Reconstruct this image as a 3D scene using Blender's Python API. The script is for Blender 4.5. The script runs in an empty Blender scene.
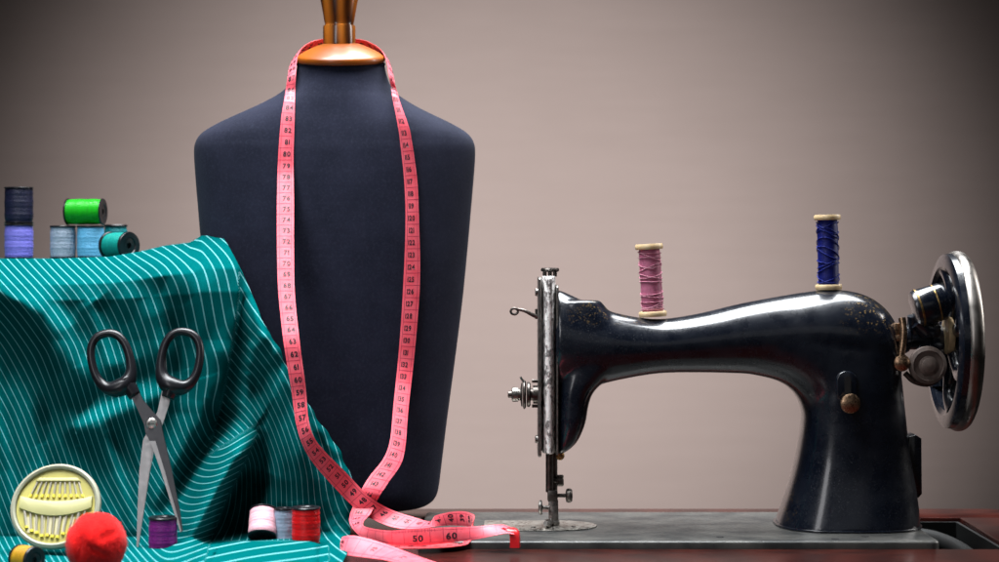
import bpy, bmesh, math, random
import numpy as np
from mathutils import Vector, Matrix
random.seed(7); rng = np.random.default_rng(7)
SC = bpy.context.scene; COL = SC.collection
R = math.radians
CAM_D, CAM_Z, FPX, HZ = 1.8, .25, 2000.0, 255.0      # camera distance, height, focal in photo pixels, horizon row

def at(px, py, Y):
    d = Y + CAM_D
    return np.array([(px-499.5)*d/FPX, Y, CAM_Z-(py-HZ)*d/FPX])
def X(px, Y): return (px-499.5)*(Y+CAM_D)/FPX
def Z(py, Y): return CAM_Z-(py-HZ)*(Y+CAM_D)/FPX
def S(n, Y): return n*(Y+CAM_D)/FPX                   # n photo pixels at depth Y, in metres
def sm(a, b, x):
    t = np.clip((x-a)/(b-a), 0, 1); return t*t*(3-2*t)

# ------------------------------------------------------------------ materials
def mat(name, col, rough=.5, metal=0., spec=.5, coat=0., sheen=0., trans=0., sss=0., **k):
    m = bpy.data.materials.new(name); m.use_nodes = True
    b = m.node_tree.nodes['Principled BSDF']
    b.inputs['Base Color'].default_value = (*col, 1); b.inputs['Roughness'].default_value = rough
    b.inputs['Metallic'].default_value = metal; b.inputs['Specular IOR Level'].default_value = spec
    b.inputs['Coat Weight'].default_value = coat; b.inputs['Coat Roughness'].default_value = k.get('coat_rough', .08)
    b.inputs['Sheen Weight'].default_value = sheen; b.inputs['Sheen Roughness'].default_value = k.get('sheen_rough', .4)
    b.inputs['Transmission Weight'].default_value = trans
    if sss:
        b.inputs['Subsurface Weight'].default_value = sss
        b.inputs['Subsurface Radius'].default_value = (.004, .002, .002)
        b.inputs['Subsurface Scale'].default_value = 1
    return m
class NT:
    def __init__(s, m): s.t = m.node_tree; s.b = s.t.nodes['Principled BSDF']
    def n(s, typ, **kw):
        nd = s.t.nodes.new(typ)
        for k, v in kw.items():
            if hasattr(nd, k): setattr(nd, k, v)
            else: nd.inputs[k.replace('_', ' ')].default_value = v
        return nd
    def l(s, a, b): s.t.links.new(a, b)
    def coord(s, kind='Object', scale=(1, 1, 1)):
        c = s.n('ShaderNodeTexCoord'); mp = s.n('ShaderNodeMapping'); mp.inputs['Scale'].default_value = scale
        s.l(c.outputs[kind], mp.inputs['Vector']); return mp.outputs['Vector']
    def noise(s, vec, scale, detail=4, rough=.55):
        nd = s.n('ShaderNodeTexNoise'); nd.inputs['Scale'].default_value = scale
        nd.inputs['Detail'].default_value = detail; nd.inputs['Roughness'].default_value = rough
        s.l(vec, nd.inputs['Vector']); return nd.outputs['Fac']
    def ramp(s, fac, stops):
        nd = s.n('ShaderNodeValToRGB'); e = nd.color_ramp.elements
        while len(e) < len(stops): e.new(.5)
        for i, (p, c) in enumerate(stops):
            e[i].position = p; e[i].color = (*c, 1) if isinstance(c, tuple) else (c, c, c, 1)
        s.l(fac, nd.inputs['Fac']); return nd.outputs['Color']
    def mix(s, fac, a, b):
        nd = s.n('ShaderNodeMix', data_type='RGBA')
        for v, i in ((fac, 0), (a, 6), (b, 7)):
            if isinstance(v, (int, float)): nd.inputs[i].default_value = v
            elif isinstance(v, tuple): nd.inputs[i].default_value = (*v, 1)
            else: s.l(v, nd.inputs[i])
        return nd.outputs[2]
    def math(s, op, a, b=None):
        nd = s.n('ShaderNodeMath', operation=op)
        for v, i in ((a, 0), (b, 1)):
            if v is None: continue
            if isinstance(v, (int, float)): nd.inputs[i].default_value = v
            else: s.l(v, nd.inputs[i])
        return nd.outputs[0]
    def bump(s, h, strength=.3, dist=.001):
        nd = s.n('ShaderNodeBump'); nd.inputs['Strength'].default_value = strength; nd.inputs['Distance'].default_value = dist
        s.l(h, nd.inputs['Height']); s.l(nd.outputs['Normal'], s.b.inputs['Normal']); return nd
    def set(s, name, sock): s.l(sock, s.b.inputs[name])

def thread_mat(name, col, rough=.45):
    m = mat(name, col, rough, spec=.22); t = NT(m)
    v = t.coord('Object', (1, 1, 1))
    w = t.n('ShaderNodeTexWave', wave_type='BANDS', bands_direction='Z'); w.inputs['Scale'].default_value = 420
    w.inputs['Distortion'].default_value = 2.2; w.inputs['Detail'].default_value = 2; w.inputs['Detail Scale'].default_value = .05
    t.l(v, w.inputs['Vector'])
    n = t.noise(t.coord('Object', (60, 60, 900)), 1, 3)
    dark = tuple(c*.78 for c in col)
    t.set('Base Color', t.mix(t.ramp(n, [(.3, 0.), (.7, 1.)]), dark, col))
    t.bump(w.outputs['Fac'], .35, .0005)
    return m
def worn_metal(name, col, rough, dark=.45, scale=120, bump=.15, bdist=.0004, metal=1.):
    m = mat(name, col, rough, metal); t = NT(m); v = t.coord()
    n = t.noise(v, scale, 6, .65); n2 = t.noise(v, scale*4, 4, .6)
    t.set('Base Color', t.mix(t.ramp(n, [(.35, 0.), (.65, 1.)]), tuple(c*dark for c in col), col))
    rr = t.ramp(n2, [(.3, max(.03, rough-.12)), (.7, rough+.18)]); t.set('Roughness', rr)
    t.bump(n, bump, bdist); return m

M = {}
M['chrome'] = worn_metal('worn_chrome', (.60, .58, .55), .26, .8, 25, .01)
M['steel'] = worn_metal('dull_steel', (.33, .31, .29), .36, .4, 150, .15)
M['dark_steel'] = worn_metal('dark_steel', (.13, .115, .105), .36, .45, 160, .2)
M['brass'] = worn_metal('old_brass', (.5, .33, .13), .35, .5, 120)
M['black_plastic'] = mat('black_plastic', (.007, .007, .009), .28, spec=.35)
M['dark_hole'] = mat('hole_black', (.004, .004, .005), .7)
M['rubber'] = worn_metal('perished_rubber', (.13, .095, .08), .6, .5, 200, .2, metal=0.)

# black japanned casting: dust specks, worn gold transfers, patchy gloss
m = M['japan'] = mat('black_japan_paint', (.006, .008, .014), .2, spec=.35, coat=.6, coat_rough=.12)
t = NT(m); v = t.coord()
n1 = t.noise(v, 45, 6, .6); n2 = t.noise(v, 900, 3, .7); n3 = t.noise(v, 16, 4)
c1 = t.mix(t.ramp(n1, [(.4, 0.), (.75, 1.)]), (.0018, .0036, .0088), (.0062, .0088, .0155))
specks = t.math('MULTIPLY', t.ramp(n2, [(.58, 0.), (.67, 1.)]), t.ramp(n3, [(.42, 0.), (.58, 1.)]))
c2 = t.mix(t.math('MULTIPLY', specks, .35), c1, (.11, .115, .125))
sep = t.n('ShaderNodeSeparateXYZ'); t.l(v, sep.inputs[0])
# worn gold transfers along the pillar foot and on the spine of the arm (object space of the casting)
def band(sock, a, b, s):
    p = t.n('ShaderNodeMapRange', interpolation_type='SMOOTHSTEP'); p.inputs['From Min'].default_value = a-s; p.inputs['From Max'].default_value = a+s
    q = t.n('ShaderNodeMapRange', interpolation_type='SMOOTHSTEP'); q.inputs['From Min'].default_value = b+s; q.inputs['From Max'].default_value = b-s
    t.l(sock, p.inputs['Value']); t.l(sock, q.inputs['Value']); return t.math('MULTIPLY', p.outputs[0], q.outputs[0])
foot = t.math('MULTIPLY', band(sep.outputs[0], .052, .080, .006), band(sep.outputs[2], .018, .085, .012))
spine = t.math('MULTIPLY', band(sep.outputs[0], -.112, -.05, .015), band(sep.outputs[2], .189, .23, .004))
hump = t.math('MULTIPLY', band(sep.outputs[0], .128, .175, .012), band(sep.outputs[2], .185, .235, .008))
gold_zone = t.math('MAXIMUM', t.math('MAXIMUM', foot, spine), hump)
vor = t.n('ShaderNodeTexVoronoi', feature='F1'); vor.inputs['Scale'].default_value = 420; t.l(v, vor.inputs['Vector'])
goldm = t.math('MULTIPLY', gold_zone, t.math('MULTIPLY', t.ramp(vor.outputs['Distance'], [(.28, 1.), (.42, 0.)]), t.ramp(t.noise(v, 130, 4), [(.46, 0.), (.58, 1.)])))
t.set('Base Color', t.mix(t.math('MULTIPLY', goldm, .6), c2, (.22, .14, .05)))
t.set('Roughness', t.ramp(n1, [(.3, .2), (.7, .36)]))
t.set('Coat Weight', t.ramp(n3, [(.35, .8), (.65, .6)]))
hh = t.math('ADD', t.noise(v, 140, 5), t.math('MULTIPLY', n2, .3)); t.bump(hh, .14, .0006)

m = M['bed'] = mat('worn_bed_paint', (.12, .12, .115), .38, metal=.25); t = NT(m); v = t.coord('Object', (1, 1.6, 1))
n1 = t.noise(v, 22, 6, .62); n2 = t.noise(v, 160, 5)
c = t.mix(t.ramp(n1, [(.38, 0.), (.64, 1.)]), (.030, .032, .032), (.088, .087, .080))
c = t.mix(t.ramp(n2, [(.63, 0.), (.7, 1.)]), c, (.03, .03, .032))
t.set('Base Color', c); t.set('Roughness', t.ramp(n2, [(.3, .3), (.7, .52)])); t.bump(n2, .15, .0005)

M['plate'] = worn_metal('nickel_plate', (.55, .52, .47), .32, .65, 60, .08)
m = M['face'] = mat('engraved_face_plate', (.8, .76, .74), .22, .12); t = NT(m); v = t.coord()
n = t.noise(t.coord('Object', (1, 1, .7)), 210, 3, .6); n2 = t.noise(v, 60, 3)
eng = t.math('MAXIMUM', t.ramp(n, [(.525, 0.), (.575, 1.)]), 0.)
t.set('Base Color', t.mix(t.math('MULTIPLY', eng, .85), t.mix(n2, (.72, .68, .66), (.98, .95, .93)), (.10, .085, .085)))
t.set('Roughness', t.ramp(n2, [(.3, .18), (.7, .36)])); t.bump(n, .8, .002)

# bust jersey
m = M['jersey'] = mat('navy_jersey', (.0095, .0112, .02), .85, spec=.12, sheen=.03, sheen_rough=.5); t = NT(m)
w1 = t.n('ShaderNodeTexWave', wave_type='BANDS', bands_direction='X'); w1.inputs['Scale'].default_value = 320; w1.inputs['Distortion'].default_value = 1.5
w2 = t.n('ShaderNodeTexWave', wave_type='BANDS', bands_direction='Z'); w2.inputs['Scale'].default_value = 320; w2.inputs['Distortion'].default_value = 1.5
v = t.coord(); t.l(v, w1.inputs['Vector']); t.l(v, w2.inputs['Vector'])
n1 = t.noise(v, 30, 5); n2 = t.noise(v, 420, 4, .75)
c = t.mix(t.ramp(n1, [(.35, 0.), (.65, 1.)]), (.0086, .0105, .0225), (.0132, .0154, .0315))
c = t.mix(t.math('MULTIPLY', t.ramp(n2, [(.48, 0.), (.8, 1.)]), .45), c, (.036, .040, .066)); t.set('Base Color', c)
t.bump(t.math('ADD', t.math('ADD', w1.outputs['Fac'], w2.outputs['Fac']), t.math('MULTIPLY', n2, 1.5)), .3, .0006)

# varnished wood of the bust's neck
def wood(name, a, b, rough, scale, stretch, coat):
    m = mat(name, a, rough, coat=coat, coat_rough=.06); t = NT(m); v = t.coord('Object', stretch)
    n = t.noise(v, scale, 5, .6)
    w = t.n('ShaderNodeTexWave', wave_type='BANDS', bands_direction='X'); w.inputs['Scale'].default_value = scale*.9
    w.inputs['Distortion'].default_value = 6; w.inputs['Detail'].default_value = 3; t.l(v, w.inputs['Vector'])
    f = t.math('MULTIPLY', t.math('ADD', n, w.outputs['Fac']), .5)
    t.set('Base Color', t.mix(t.ramp(f, [(.25, 0.), (.75, 1.)]), a, b)); t.bump(n, .08, .0004); return m
M['amber_wood'] = wood('amber_wood', (.035, .008, .0015), (.42, .13, .014), .26, 26, (1, 1, .16), .4)
M['orange_wood'] = wood('orange_wood', (.25, .055, .002), (.37, .095, .006), .4, 18, (.3, 1, 1), .25)
M['mahogany'] = wood('mahogany', (.018, .0034, .0026), (.040, .0075, .005), .25, 110, (.05, 1, 1), .0)
M['mahogany'].node_tree.nodes['Principled BSDF'].inputs['Specular IOR Level'].default_value = .2
M['spool_wood'] = wood('pale_spool_wood', (.74, .54, .29), (.82, .63, .38), .45, 30, (1, 1, .4), .1)

# pinstriped cloth; the stripe coordinate is stored on the cloth itself
m = M['cloth'] = mat('teal_pinstripe', (0, .2, .2), .8, spec=.0); t = NT(m)
a = t.n('ShaderNodeAttribute', attribute_name='stripe')
fr = t.math('FRACT', a.outputs['Fac']); tri = t.math('ABSOLUTE', t.math('SUBTRACT', fr, .5))
v = t.coord(); n1 = t.noise(v, 1400, 3, .7); n2 = t.noise(v, 14, 3)
base = t.mix(t.ramp(n1, [(.3, 0.), (.7, 1.)]), (.0003, .062, .066), (.0005, .100, .101))
base = t.mix(t.ramp(n2, [(.3, 0.), (.7, 1.)]), base, (.0004, .084, .086))
tw = t.math('ADD', tri, t.math('MULTIPLY', t.math('SUBTRACT', n1, .5), .05))
t.set('Base Color', t.mix(t.math('MULTIPLY', t.ramp(tw, [(.052, 1.), (.092, 0.)]), .85), base, (.115, .34, .36)))
a2 = t.math('SINE', t.math('MULTIPLY', a.outputs['Fac'], 70.))
t.bump(t.math('ADD', n1, t.math('MULTIPLY', a2, .2)), .35, .0006)

def tape_mat(name, c1, c2):
    m = mat(name, c1, .5, spec=.45, sheen=.22, sheen_rough=.5); t = NT(m); n = t.noise(t.coord(), 120, 4)
    t.set('Base Color', t.mix(t.ramp(n, [(.35, 0.), (.65, 1.)]), c1, c2)); t.bump(t.noise(t.coord(), 1500, 3), .2, .0003); return m
M['tape_pink'] = tape_mat('tape_pink', (.83, .075, .112), (.89, .118, .165))
M['tape_red'] = tape_mat('tape_red', (.62, .022, .035), (.72, .04, .05))
M['tape_ink'] = mat('tape_ink', (.02, .004, .012), .5)
M['tape_line'] = mat('tape_line', (.42, .02, .06), .5)
M['tip'] = mat('red_tip', (.6, .01, .015), .3)

# ------------------------------------------------------------------ geometry helpers (V, F)
def lathe(prof, n=48, axis='z', c=(0, 0, 0), caps=True):
    V, F = [], []
    for r, h in prof:
        for k in range(n):
            a = 2*math.pi*k/n; p = (r*math.cos(a), r*math.sin(a), h)
            if axis == 'x': p = (p[2], p[0], p[1])
            if axis == 'y': p = (p[1], p[2], p[0])
            V.append((p[0]+c[0], p[1]+c[1], p[2]+c[2]))
    m = len(prof)
    for i in range(m-1):
        for k in range(n):
            k2 = (k+1) % n; F.append((i*n+k, i*n+k2, (i+1)*n+k2, (i+1)*n+k))
    if caps:
        if prof[0][0] > 1e-6: F.append(tuple(range(n))[::-1])
        if prof[-1][0] > 1e-6: F.append(tuple((m-1)*n+k for k in range(n)))
    return V, F
def loft(rings, caps=True):
    n = len(rings[0]); V = [tuple(p) for r in rings for p in r]; F = []
    for i in range(len(rings)-1):
        for k in range(n):
            k2 = (k+1) % n; F.append((i*n+k, i*n+k2, (i+1)*n+k2, (i+1)*n+k))
    if caps: F.append(tuple(range(n))[::-1]); F.append(tuple((len(rings)-1)*n+k for k in range(n)))
    return V, F
def cr(P, n):                                          # Catmull-Rom through P (rows of any width)
    P = np.asarray(P, float); Q = np.vstack([2*P[0]-P[1], P, 2*P[-1]-P[-2]]); out = []
    for i in range(1, len(Q)-2):
        for j in range(n):
            u = j/n; a, b, c, d = Q[i-1], Q[i], Q[i+1], Q[i+2]
            out.append(.5*((2*b)+(-a+c)*u+(2*a-5*b+4*c-d)*u*u+(-a+3*b-3*c+d)*u**3))
    out.append(P[-1]); return np.array(out)
def tube(path, r, n=10, closed=False):
    P = np.asarray(path, float); m = len(P); rr = np.full(m, r) if np.isscalar(r) else np.asarray(r)
    V, F = [], []; T = np.gradient(P, axis=0)
    if closed: T = np.roll(P, -1, 0)-np.roll(P, 1, 0)
    T /= np.linalg.norm(T, axis=1)[:, None]+1e-12
    up = np.array([0, 0, 1.]) if abs(T[0][2]) < .9 else np.array([1., 0, 0])
    N = np.cross(T[0], up); N /= np.linalg.norm(N)
    for i in range(m):
        N = N-T[i]*np.dot(N, T[i]); N /= np.linalg.norm(N); B = np.cross(T[i], N)
        for k in range(n):
            a = 2*math.pi*k/n; V.append(tuple(P[i]+rr[i]*(math.cos(a)*N+math.sin(a)*B)))
    for i in range(m if closed else m-1):
        j = (i+1) % m
        for k in range(n):
            k2 = (k+1) % n; F.append((i*n+k, i*n+k2, j*n+k2, j*n+k))
    if not closed: F.append(tuple(range(n))[::-1]); F.append(tuple((m-1)*n+k for k in range(n)))
    return V, F
def prism(outline, h, bevel=0., seg=2):                 # outline in xy, extruded 0..h in z, rims bevelled
    bm = bmesh.new(); vs = [bm.verts.new((x, y, 0)) for x, y in outline]; f = bm.faces.new(vs)
    r = bmesh.ops.extrude_face_region(bm, geom=[f])
    bmesh.ops.translate(bm, verts=[e for e in r['geom'] if isinstance(e, bmesh.types.BMVert)], vec=(0, 0, h))
    bmesh.ops.recalc_face_normals(bm, faces=bm.faces)
    if bevel:
        es = [e for e in bm.edges if abs(e.verts[0].co.z-e.verts[1].co.z) < 1e-7]
        bmesh.ops.bevel(bm, geom=es, offset=bevel, segments=seg, affect='EDGES', profile=.5)
    bm.verts.index_update(); V = [tuple(x.co) for x in bm.verts]; F = [tuple(x.index for x in g.verts) for g in bm.faces]; bm.free(); return V, F
def box(c, s, bevel=0., seg=2):
    bm = bmesh.new(); bmesh.ops.create_cube(bm, size=1); bmesh.ops.scale(bm, vec=s, verts=bm.verts); bmesh.ops.translate(bm, vec=c, verts=bm.verts)
    if bevel: bmesh.ops.bevel(bm, geom=bm.edges[:], offset=bevel, segments=seg, affect='EDGES', profile=.5)
    bm.verts.index_update(); V = [tuple(x.co) for x in bm.verts]; F = [tuple(x.index for x in g.verts) for g in bm.faces]; bm.free(); return V, F
def rrect(x0, y0, x1, y1, r, n=8):
    o = []
    for cx, cy, a0 in ((x1-r, y1-r, 0), (x0+r, y1-r, 90), (x0+r, y0+r, 180), (x1-r, y0+r, 270)):
        for k in range(n+1):
            a = R(a0+90*k/n); o.append((cx+r*math.cos(a), cy+r*math.sin(a)))
    return o
def xf(vf, mtx): return [tuple(mtx @ Vector(p)) for p in vf[0]], vf[1]
def mv(vf, d): return [(p[0]+d[0], p[1]+d[1], p[2]+d[2]) for p in vf[0]], vf[1]
def mk(name, pieces, mats, parent=None, world=False, smooth=True, sharp=35):
    """pieces: one (V,F) or a list of (V,F) / (V,F,matindex); world: V is in world space, parents unrotated"""
    if isinstance(pieces, tuple): pieces = [pieces]
    if not isinstance(mats, (list, tuple)): mats = [mats]
    V, F, MI = [], [], []
    for p in pieces:
        o = len(V); V += [tuple(map(float, q)) for q in p[0]]; F += [tuple(i+o for i in f) for f in p[1]]
        MI += [p[2] if len(p) > 2 else 0]*len(p[1])
    if world and parent:
        L = Vector((0, 0, 0)); q = parent
        while q: L += q.location; q = q.parent
        V = [(a-L[0], b-L[1], c-L[2]) for a, b, c in V]
    me = bpy.data.meshes.new(name); me.from_pydata(V, [], F)
    for x in mats: me.materials.append(x)
    me.polygons.foreach_set('material_index', MI); me.polygons.foreach_set('use_smooth', [smooth]*len(F))
    bm = bmesh.new(); bm.from_mesh(me); bmesh.ops.recalc_face_normals(bm, faces=bm.faces); bm.to_mesh(me); bm.free()
    if smooth and sharp:
        me.set_sharp_from_angle(angle=R(sharp))
    o = bpy.data.objects.new(name, me); COL.objects.link(o)
    if parent: o.parent = parent
    return o
def thing(name, label, cat, loc=(0, 0, 0), rot=(0, 0, 0), group=None):
    o = bpy.data.objects.new(name, None); COL.objects.link(o); o.empty_display_size = .02
    o.location = loc; o.rotation_euler = rot; tag(o, label, cat, group); return o
def tag(o, label, cat, group=None):
    o['label'] = label; o['category'] = cat
    if group: o['group'] = group

# ------------------------------------------------------------------ setting: backdrop, table
m = mat('backdrop_paper', (.40, .345, .33), .9, spec=.1); t = NT(m); v = t.coord()
n1 = t.noise(v, 1.6, 4); n2 = t.noise(v, 90, 4, .7)
c = t.mix(t.ramp(n1, [(.3, 0.), (.7, 1.)]), (.40, .327, .302), (.44, .36, .333))
c = t.mix(t.math('MULTIPLY', t.ramp(t.noise(t.coord('Object', (5, 1, 70)), 1, 4, .65), [(.35, 0.), (.7, 1.)]), .22), c, (.33, .265, .24))
c = t.mix(t.math('MULTIPLY', t.ramp(n2, [(.35, 0.), (.7, 1.)]), .25), c, (.36, .30, .28)); t.set('Base Color', c); t.bump(t.math('ADD', n2, t.noise(t.coord('Object', (4, 1, 55)), 1, 3)), .2, .002)
bd = mk('backdrop', ([(-5, 2.6, -1.5), (5, 2.6, -1.5), (5, 2.6, 4), (-5, 2.6, 4)], [(0, 1, 2, 3)]), m, smooth=False); bd['kind'] = 'structure'

table = thing('sewing_table', 'polished dark mahogany sewing table top with a cut-out that the machine sits in', 'table', (0, 0, 0))
TB, TF, TR = .172, -.5, .505
HX0, HX1, HY0, HY1 = -.0735, .438, -.099, .106
def board(x0, y0, x1, y1): return box(((x0+x1)/2, (y0+y1)/2, -.0125), (x1-x0, y1-y0, .025), .0018, 2)
back = [(-.75, HY1), (TR, HY1)] + [(TR-.03+.03*math.cos(R(a)), TB-.03+.03*math.sin(R(a))) for a in range(0, 91, 10)] + [(-.75, TB)]
top_pieces = [board(-.75, TF, TR, HY0), mv(prism(back, .025, .0018), (0, 0, -.025)), board(-.75, HY0+.0006, HX0, HY1-.0006), board(HX1, HY0+.0006, TR, HY1-.0006)]
mk('table_top', top_pieces, M['mahogany'], table, sharp=30)
m = mat('recess_dark_metal', (.0025, .003, .003), .6, spec=.3)
pr = [(-.0, -.012), (.0, -.05)]
tray = [mv(prism(rrect(HX0+.002, HY0+.002, HX1-.002, HY1-.002, .004), .004), (0, 0, -.05))]
# hollow dark lining with a rounded lip inside the cut-out
for k in range(4):
    (x0, y0, x1, y1) = [(HX0+.001, HY0+.001, HX1-.001, HY0+.004), (HX0+.001, HY1-.004, HX1-.001, HY1-.001), (HX0+.001, HY0+.0045, HX0+.004, HY1-.0045), (HX1-.004, HY0+.0045, HX1-.001, HY1-.0045)][k]
    tray.append(box(((x0+x1)/2, (y0+y1)/2, -.0255), (x1-x0, y1-y0, .043)))
mk('recess_lining', tray, m, table)
hinge = tube(cr([(.372, .09, -.017), (.4, .075, -.016), (.415, .03, -.018), (.42, -.04, -.022)], 8), .009, 14)
mk('recess_flap', hinge, m, table)

# ------------------------------------------------------------------ sewing machine
Y0 = .01
mach = thing('sewing_machine', 'old black cast iron sewing machine with chrome hand wheel and worn gold transfers', 'sewing machine', (float(X(700, Y0)), Y0, 0))
BX0, BX1 = float(X(418, -.09)), .376
BZ = .006
bed = mk('bed', mv(prism(rrect(BX0, -.0955, BX1, .1005, .008), .017, .0022, 3), (0, 0, BZ-.017)), M['bed'], mach, world=True)
nx = float(X(553, 0))
half = [(nx+.0395*math.cos(R(a)), -.001+.033*math.sin(R(a))) for a in range(-90, 91, 6)]
npl = mk('needle_plate', mv(prism(half, .0012, .0004), (0, 0, BZ)), M['plate'], bed, world=True)
sl = mk('slide_plate', [mv(prism(rrect(nx-.062, -.034, nx-.0008, .032, .002), .001, .0003), (0, 0, BZ))], M['plate'], bed, world=True)
for (dx, dy) in ((.018, -.012), (-.018, -.016)):
    mk('plate_screw', lathe([(.0022, 0), (.0022, .0004), (.0016, .0008), (.0001, .0008)], 16, c=(nx+dx, dy, BZ+.001)), M['dark_steel'], bed, world=True)
mk('feed_slot', [box((nx-.002, .002, BZ+.0012), (.012, .004, .0006))], M['dark_hole'], bed, world=True)
for px, py in ((835, 539), (865, 536.5), (720, 537)):
    Yq = 2000*(.25-BZ)/(py-255)-1.8
    mk('oil_hole', lathe([(.0034, 0), (.0034, .0003), (.0001, .0003)], 18, c=(float(X(px, Yq)), Yq, BZ)), M['dark_hole'], bed, world=True)

def sup(n, k, e):
    a = 2*math.pi*k/n; c, s = math.cos(a), math.sin(a)
    return math.copysign(abs(c)**(2/e), c), math.copysign(abs(s)**(2/e), s)
NS = 56
arm_k = [(555, 289.5, 392, .027), (562, 291, 392, .0285), (580, 299, 390, .029), (610, 311, 382, .0285), (640, 317.5, 376, .028), (665, 318.5, 373, .028), (700, 313, 372.5, .029), (740, 303.5, 373.5, .032),
         (780, 296, 376, .036), (805, 292, 376, .040), (828, 289.5, 380, .043), (850, 291, 384, .044), (868, 296.5, 386, .043), (882, 306, 386, .040), (891, 317, 392, .034), (897, 330, 385, .024), (899, 345, 372, .012)]
rings = []
for px, tp, bt, hd in cr(arm_k, 6):
    zc, hz = (Z(tp, Y0)+Z(bt, Y0))/2, (Z(tp, Y0)-Z(bt, Y0))/2; x = X(px, Y0)
    rings.append([(x, Y0+hd*sup(NS, k, 2.05)[0], zc+hz*sup(NS, k, 2.05)[1]) for k in range(NS)])
arm = loft(rings)
head_k = [(300, 556, 600, .022), (330, 556, 622, .028), (362, 556, 622, .028), (378, 556, 607, .028), (392, 556, 593.5, .028), (405, 556, 588.5, .028), (420, 556, 586, .028), (433, 556, 581.5, .027), (443, 556, 575.5, .025), (450, 556, 567, .022), (453.5, 556, 559, .018)]
rings = []
for py, l, r, hd in cr(head_k, 6):
    xc, hx = (X(l, Y0)+X(r, Y0))/2, (X(r, Y0)-X(l, Y0))/2; z = Z(py, Y0)
    rings.append([(xc+hx*sup(NS, k, 2.5)[0], Y0+hd*.95*sup(NS, k, 2.5)[1], z) for k in range(NS)])
head = loft(rings)
col_k = [(310, 815, 880, .036), (345, 810, 896, .043), (375, 806, 899, .045), (395, 803, 901, .046), (415, 802, 903.5, .046), (435, 800, 905.5, .0465), (460, 795.5, 909, .048), (485, 789, 913.5, .051), (505, 782.5, 916, .055), (520, 777.5, 917.5, .058), (527, 775.5, 918, .0595)]
rings = []
zb = BZ-.001
for py, l, r, hd in list(cr(col_k, 6)):
    xc, hx = (X(l, Y0)+X(r, Y0))/2, (X(r, Y0)-X(l, Y0))/2; z = max(Z(py, Y0), zb+.0005)
    rings.append([(xc+hx*sup(NS, k, 2.7)[0], Y0+hd*sup(NS, k, 2.7)[1], z) for k in range(NS)])
rings.append([(p[0], p[1], zb) for p in rings[-1]])
colm = loft(rings)
# web filling the inner corner between arm and pillar, and raised boss on the pillar front
def baked(name, pieces, voxel, smooth_it, material, parent):
    me = bpy.data.meshes.new('tmp'); V, F = [], []
    for p in pieces: o = len(V); V += [tuple(map(float, q)) for q in p[0]]; F += [tuple(i+o for i in f) for f in p[1]]
    me.from_pydata(V, [], F); bm = bmesh.new(); bm.from_mesh(me); bmesh.ops.recalc_face_normals(bm, faces=bm.faces); bm.to_mesh(me); bm.free()
    o = bpy.data.objects.new('tmp', me); COL.objects.link(o)
    r = o.modifiers.new('r', 'REMESH'); r.mode = 'VOXEL'; r.voxel_size = voxel
    s = o.modifiers.new('s', 'SMOOTH'); s.factor = .5; s.iterations = smooth_it
    bpy.context.view_layer.update(); dg = bpy.context.evaluated_depsgraph_get()
    out = bpy.data.meshes.new_from_object(o.evaluated_get(dg)); n = len(out.vertices)
    co = np.empty(n*3); out.vertices.foreach_get('co', co); fs = [tuple(p.vertices) for p in out.polygons]
    bpy.data.objects.remove(o); bpy.data.meshes.remove(me); V2 = co.reshape(-1, 3); bpy.data.meshes.remove(out)
    return mk(name, ([tuple(v) for v in V2], fs), material, parent, world=True, sharp=0)
corner_k = [(728, 370.5, 728, 312, .0235), (750, 374.2, 758, 303, .0305), (772, 379, 798, 298, .0365), (785, 385, 836, 297, .0405), (795, 394.5, 876, 310, .0435), (800.5, 406, 893, 340, .045), (802.2, 418, 900, 378, .046), (801, 434, 904.5, 430, .0465)]
rg_ = []
for q, (ix, iz, ox, oz, hd) in enumerate(cr(corner_k, 6)):
    e_ = 2.0+.5*min(1, q/22)
    a_, b_ = np.array([X(ix, Y0), Z(iz, Y0)]), np.array([X(ox, Y0), Z(oz, Y0)]); m_, h_ = (a_+b_)/2, (a_-b_)/2
    rg_.append([(m_[0]+h_[0]*sup(NS, k, e_)[0], Y0+hd*sup(NS, k, e_)[1], m_[1]+h_[1]*sup(NS, k, e_)[0]) for k in range(NS)])
fil = [loft(rg_)]
flange_r = [(p[0], p[1]) for p in rings[-1]]
cx_, cy_ = np.mean(flange_r, axis=0)
boss = lathe([(.012, .0), (.012, .014), (.010, .017), (.001, .018)], 32, 'x', c=(float(X(890, Y0)), Y0, float(Z(341, Y0))))
body = baked('body', [arm, head, colm, boss]+fil, .0016, 18, M['japan'], mach)
# pillar foot ring
mk('pillar_foot', mv(prism([(cx_+(x-cx_)*1.012, cy_+(y-cy_)*1.012) for x, y in flange_r], .0022, .0008), (0, 0, BZ)), M['japan'], mach, world=True)

# face plate: rounded engraved nickel slab on the left end, with darker backing edge
def slab(l, r, t0, t1, hd, e, n=40):
    rg = []
    for py, k in [(t0, .80), (t0+.6, .93), (t0+2, 1), (t1-2, 1), (t1-.6, .93), (t1, .80)]:
        xc, hx = (X(l, Y0)+X(r, Y0))/2, (X(r, Y0)-X(l, Y0))/2
        rg.append([(xc+hx*k*sup(n, j, e)[0], Y0+hd*k*sup(n, j, e)[1], Z(py, Y0)) for j in range(n)])
    return loft(rg)
face = mk('face_plate', slab(541.5, 555.5, 276, 452, .0265, 2.1), M['face'], mach, world=True)
mk('face_plate_edge', [slab(537.5, 541.2, 277, 455, .0235, 4), slab(555.2, 558.2, 285, 453, .0255, 4)], M['steel'], mach, world=True)
for py in (292, 438):
    mk('face_screw', lathe([(.0035, 0), (.0035, -.0016), (.0028, -.0024), (.0004, -.0024)], 20, 'x', c=(float(X(537.5, Y0)), Y0-.012, float(Z(py, Y0)))), M['steel'], face, world=True)
p = at(550, 276, Y0)
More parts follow.
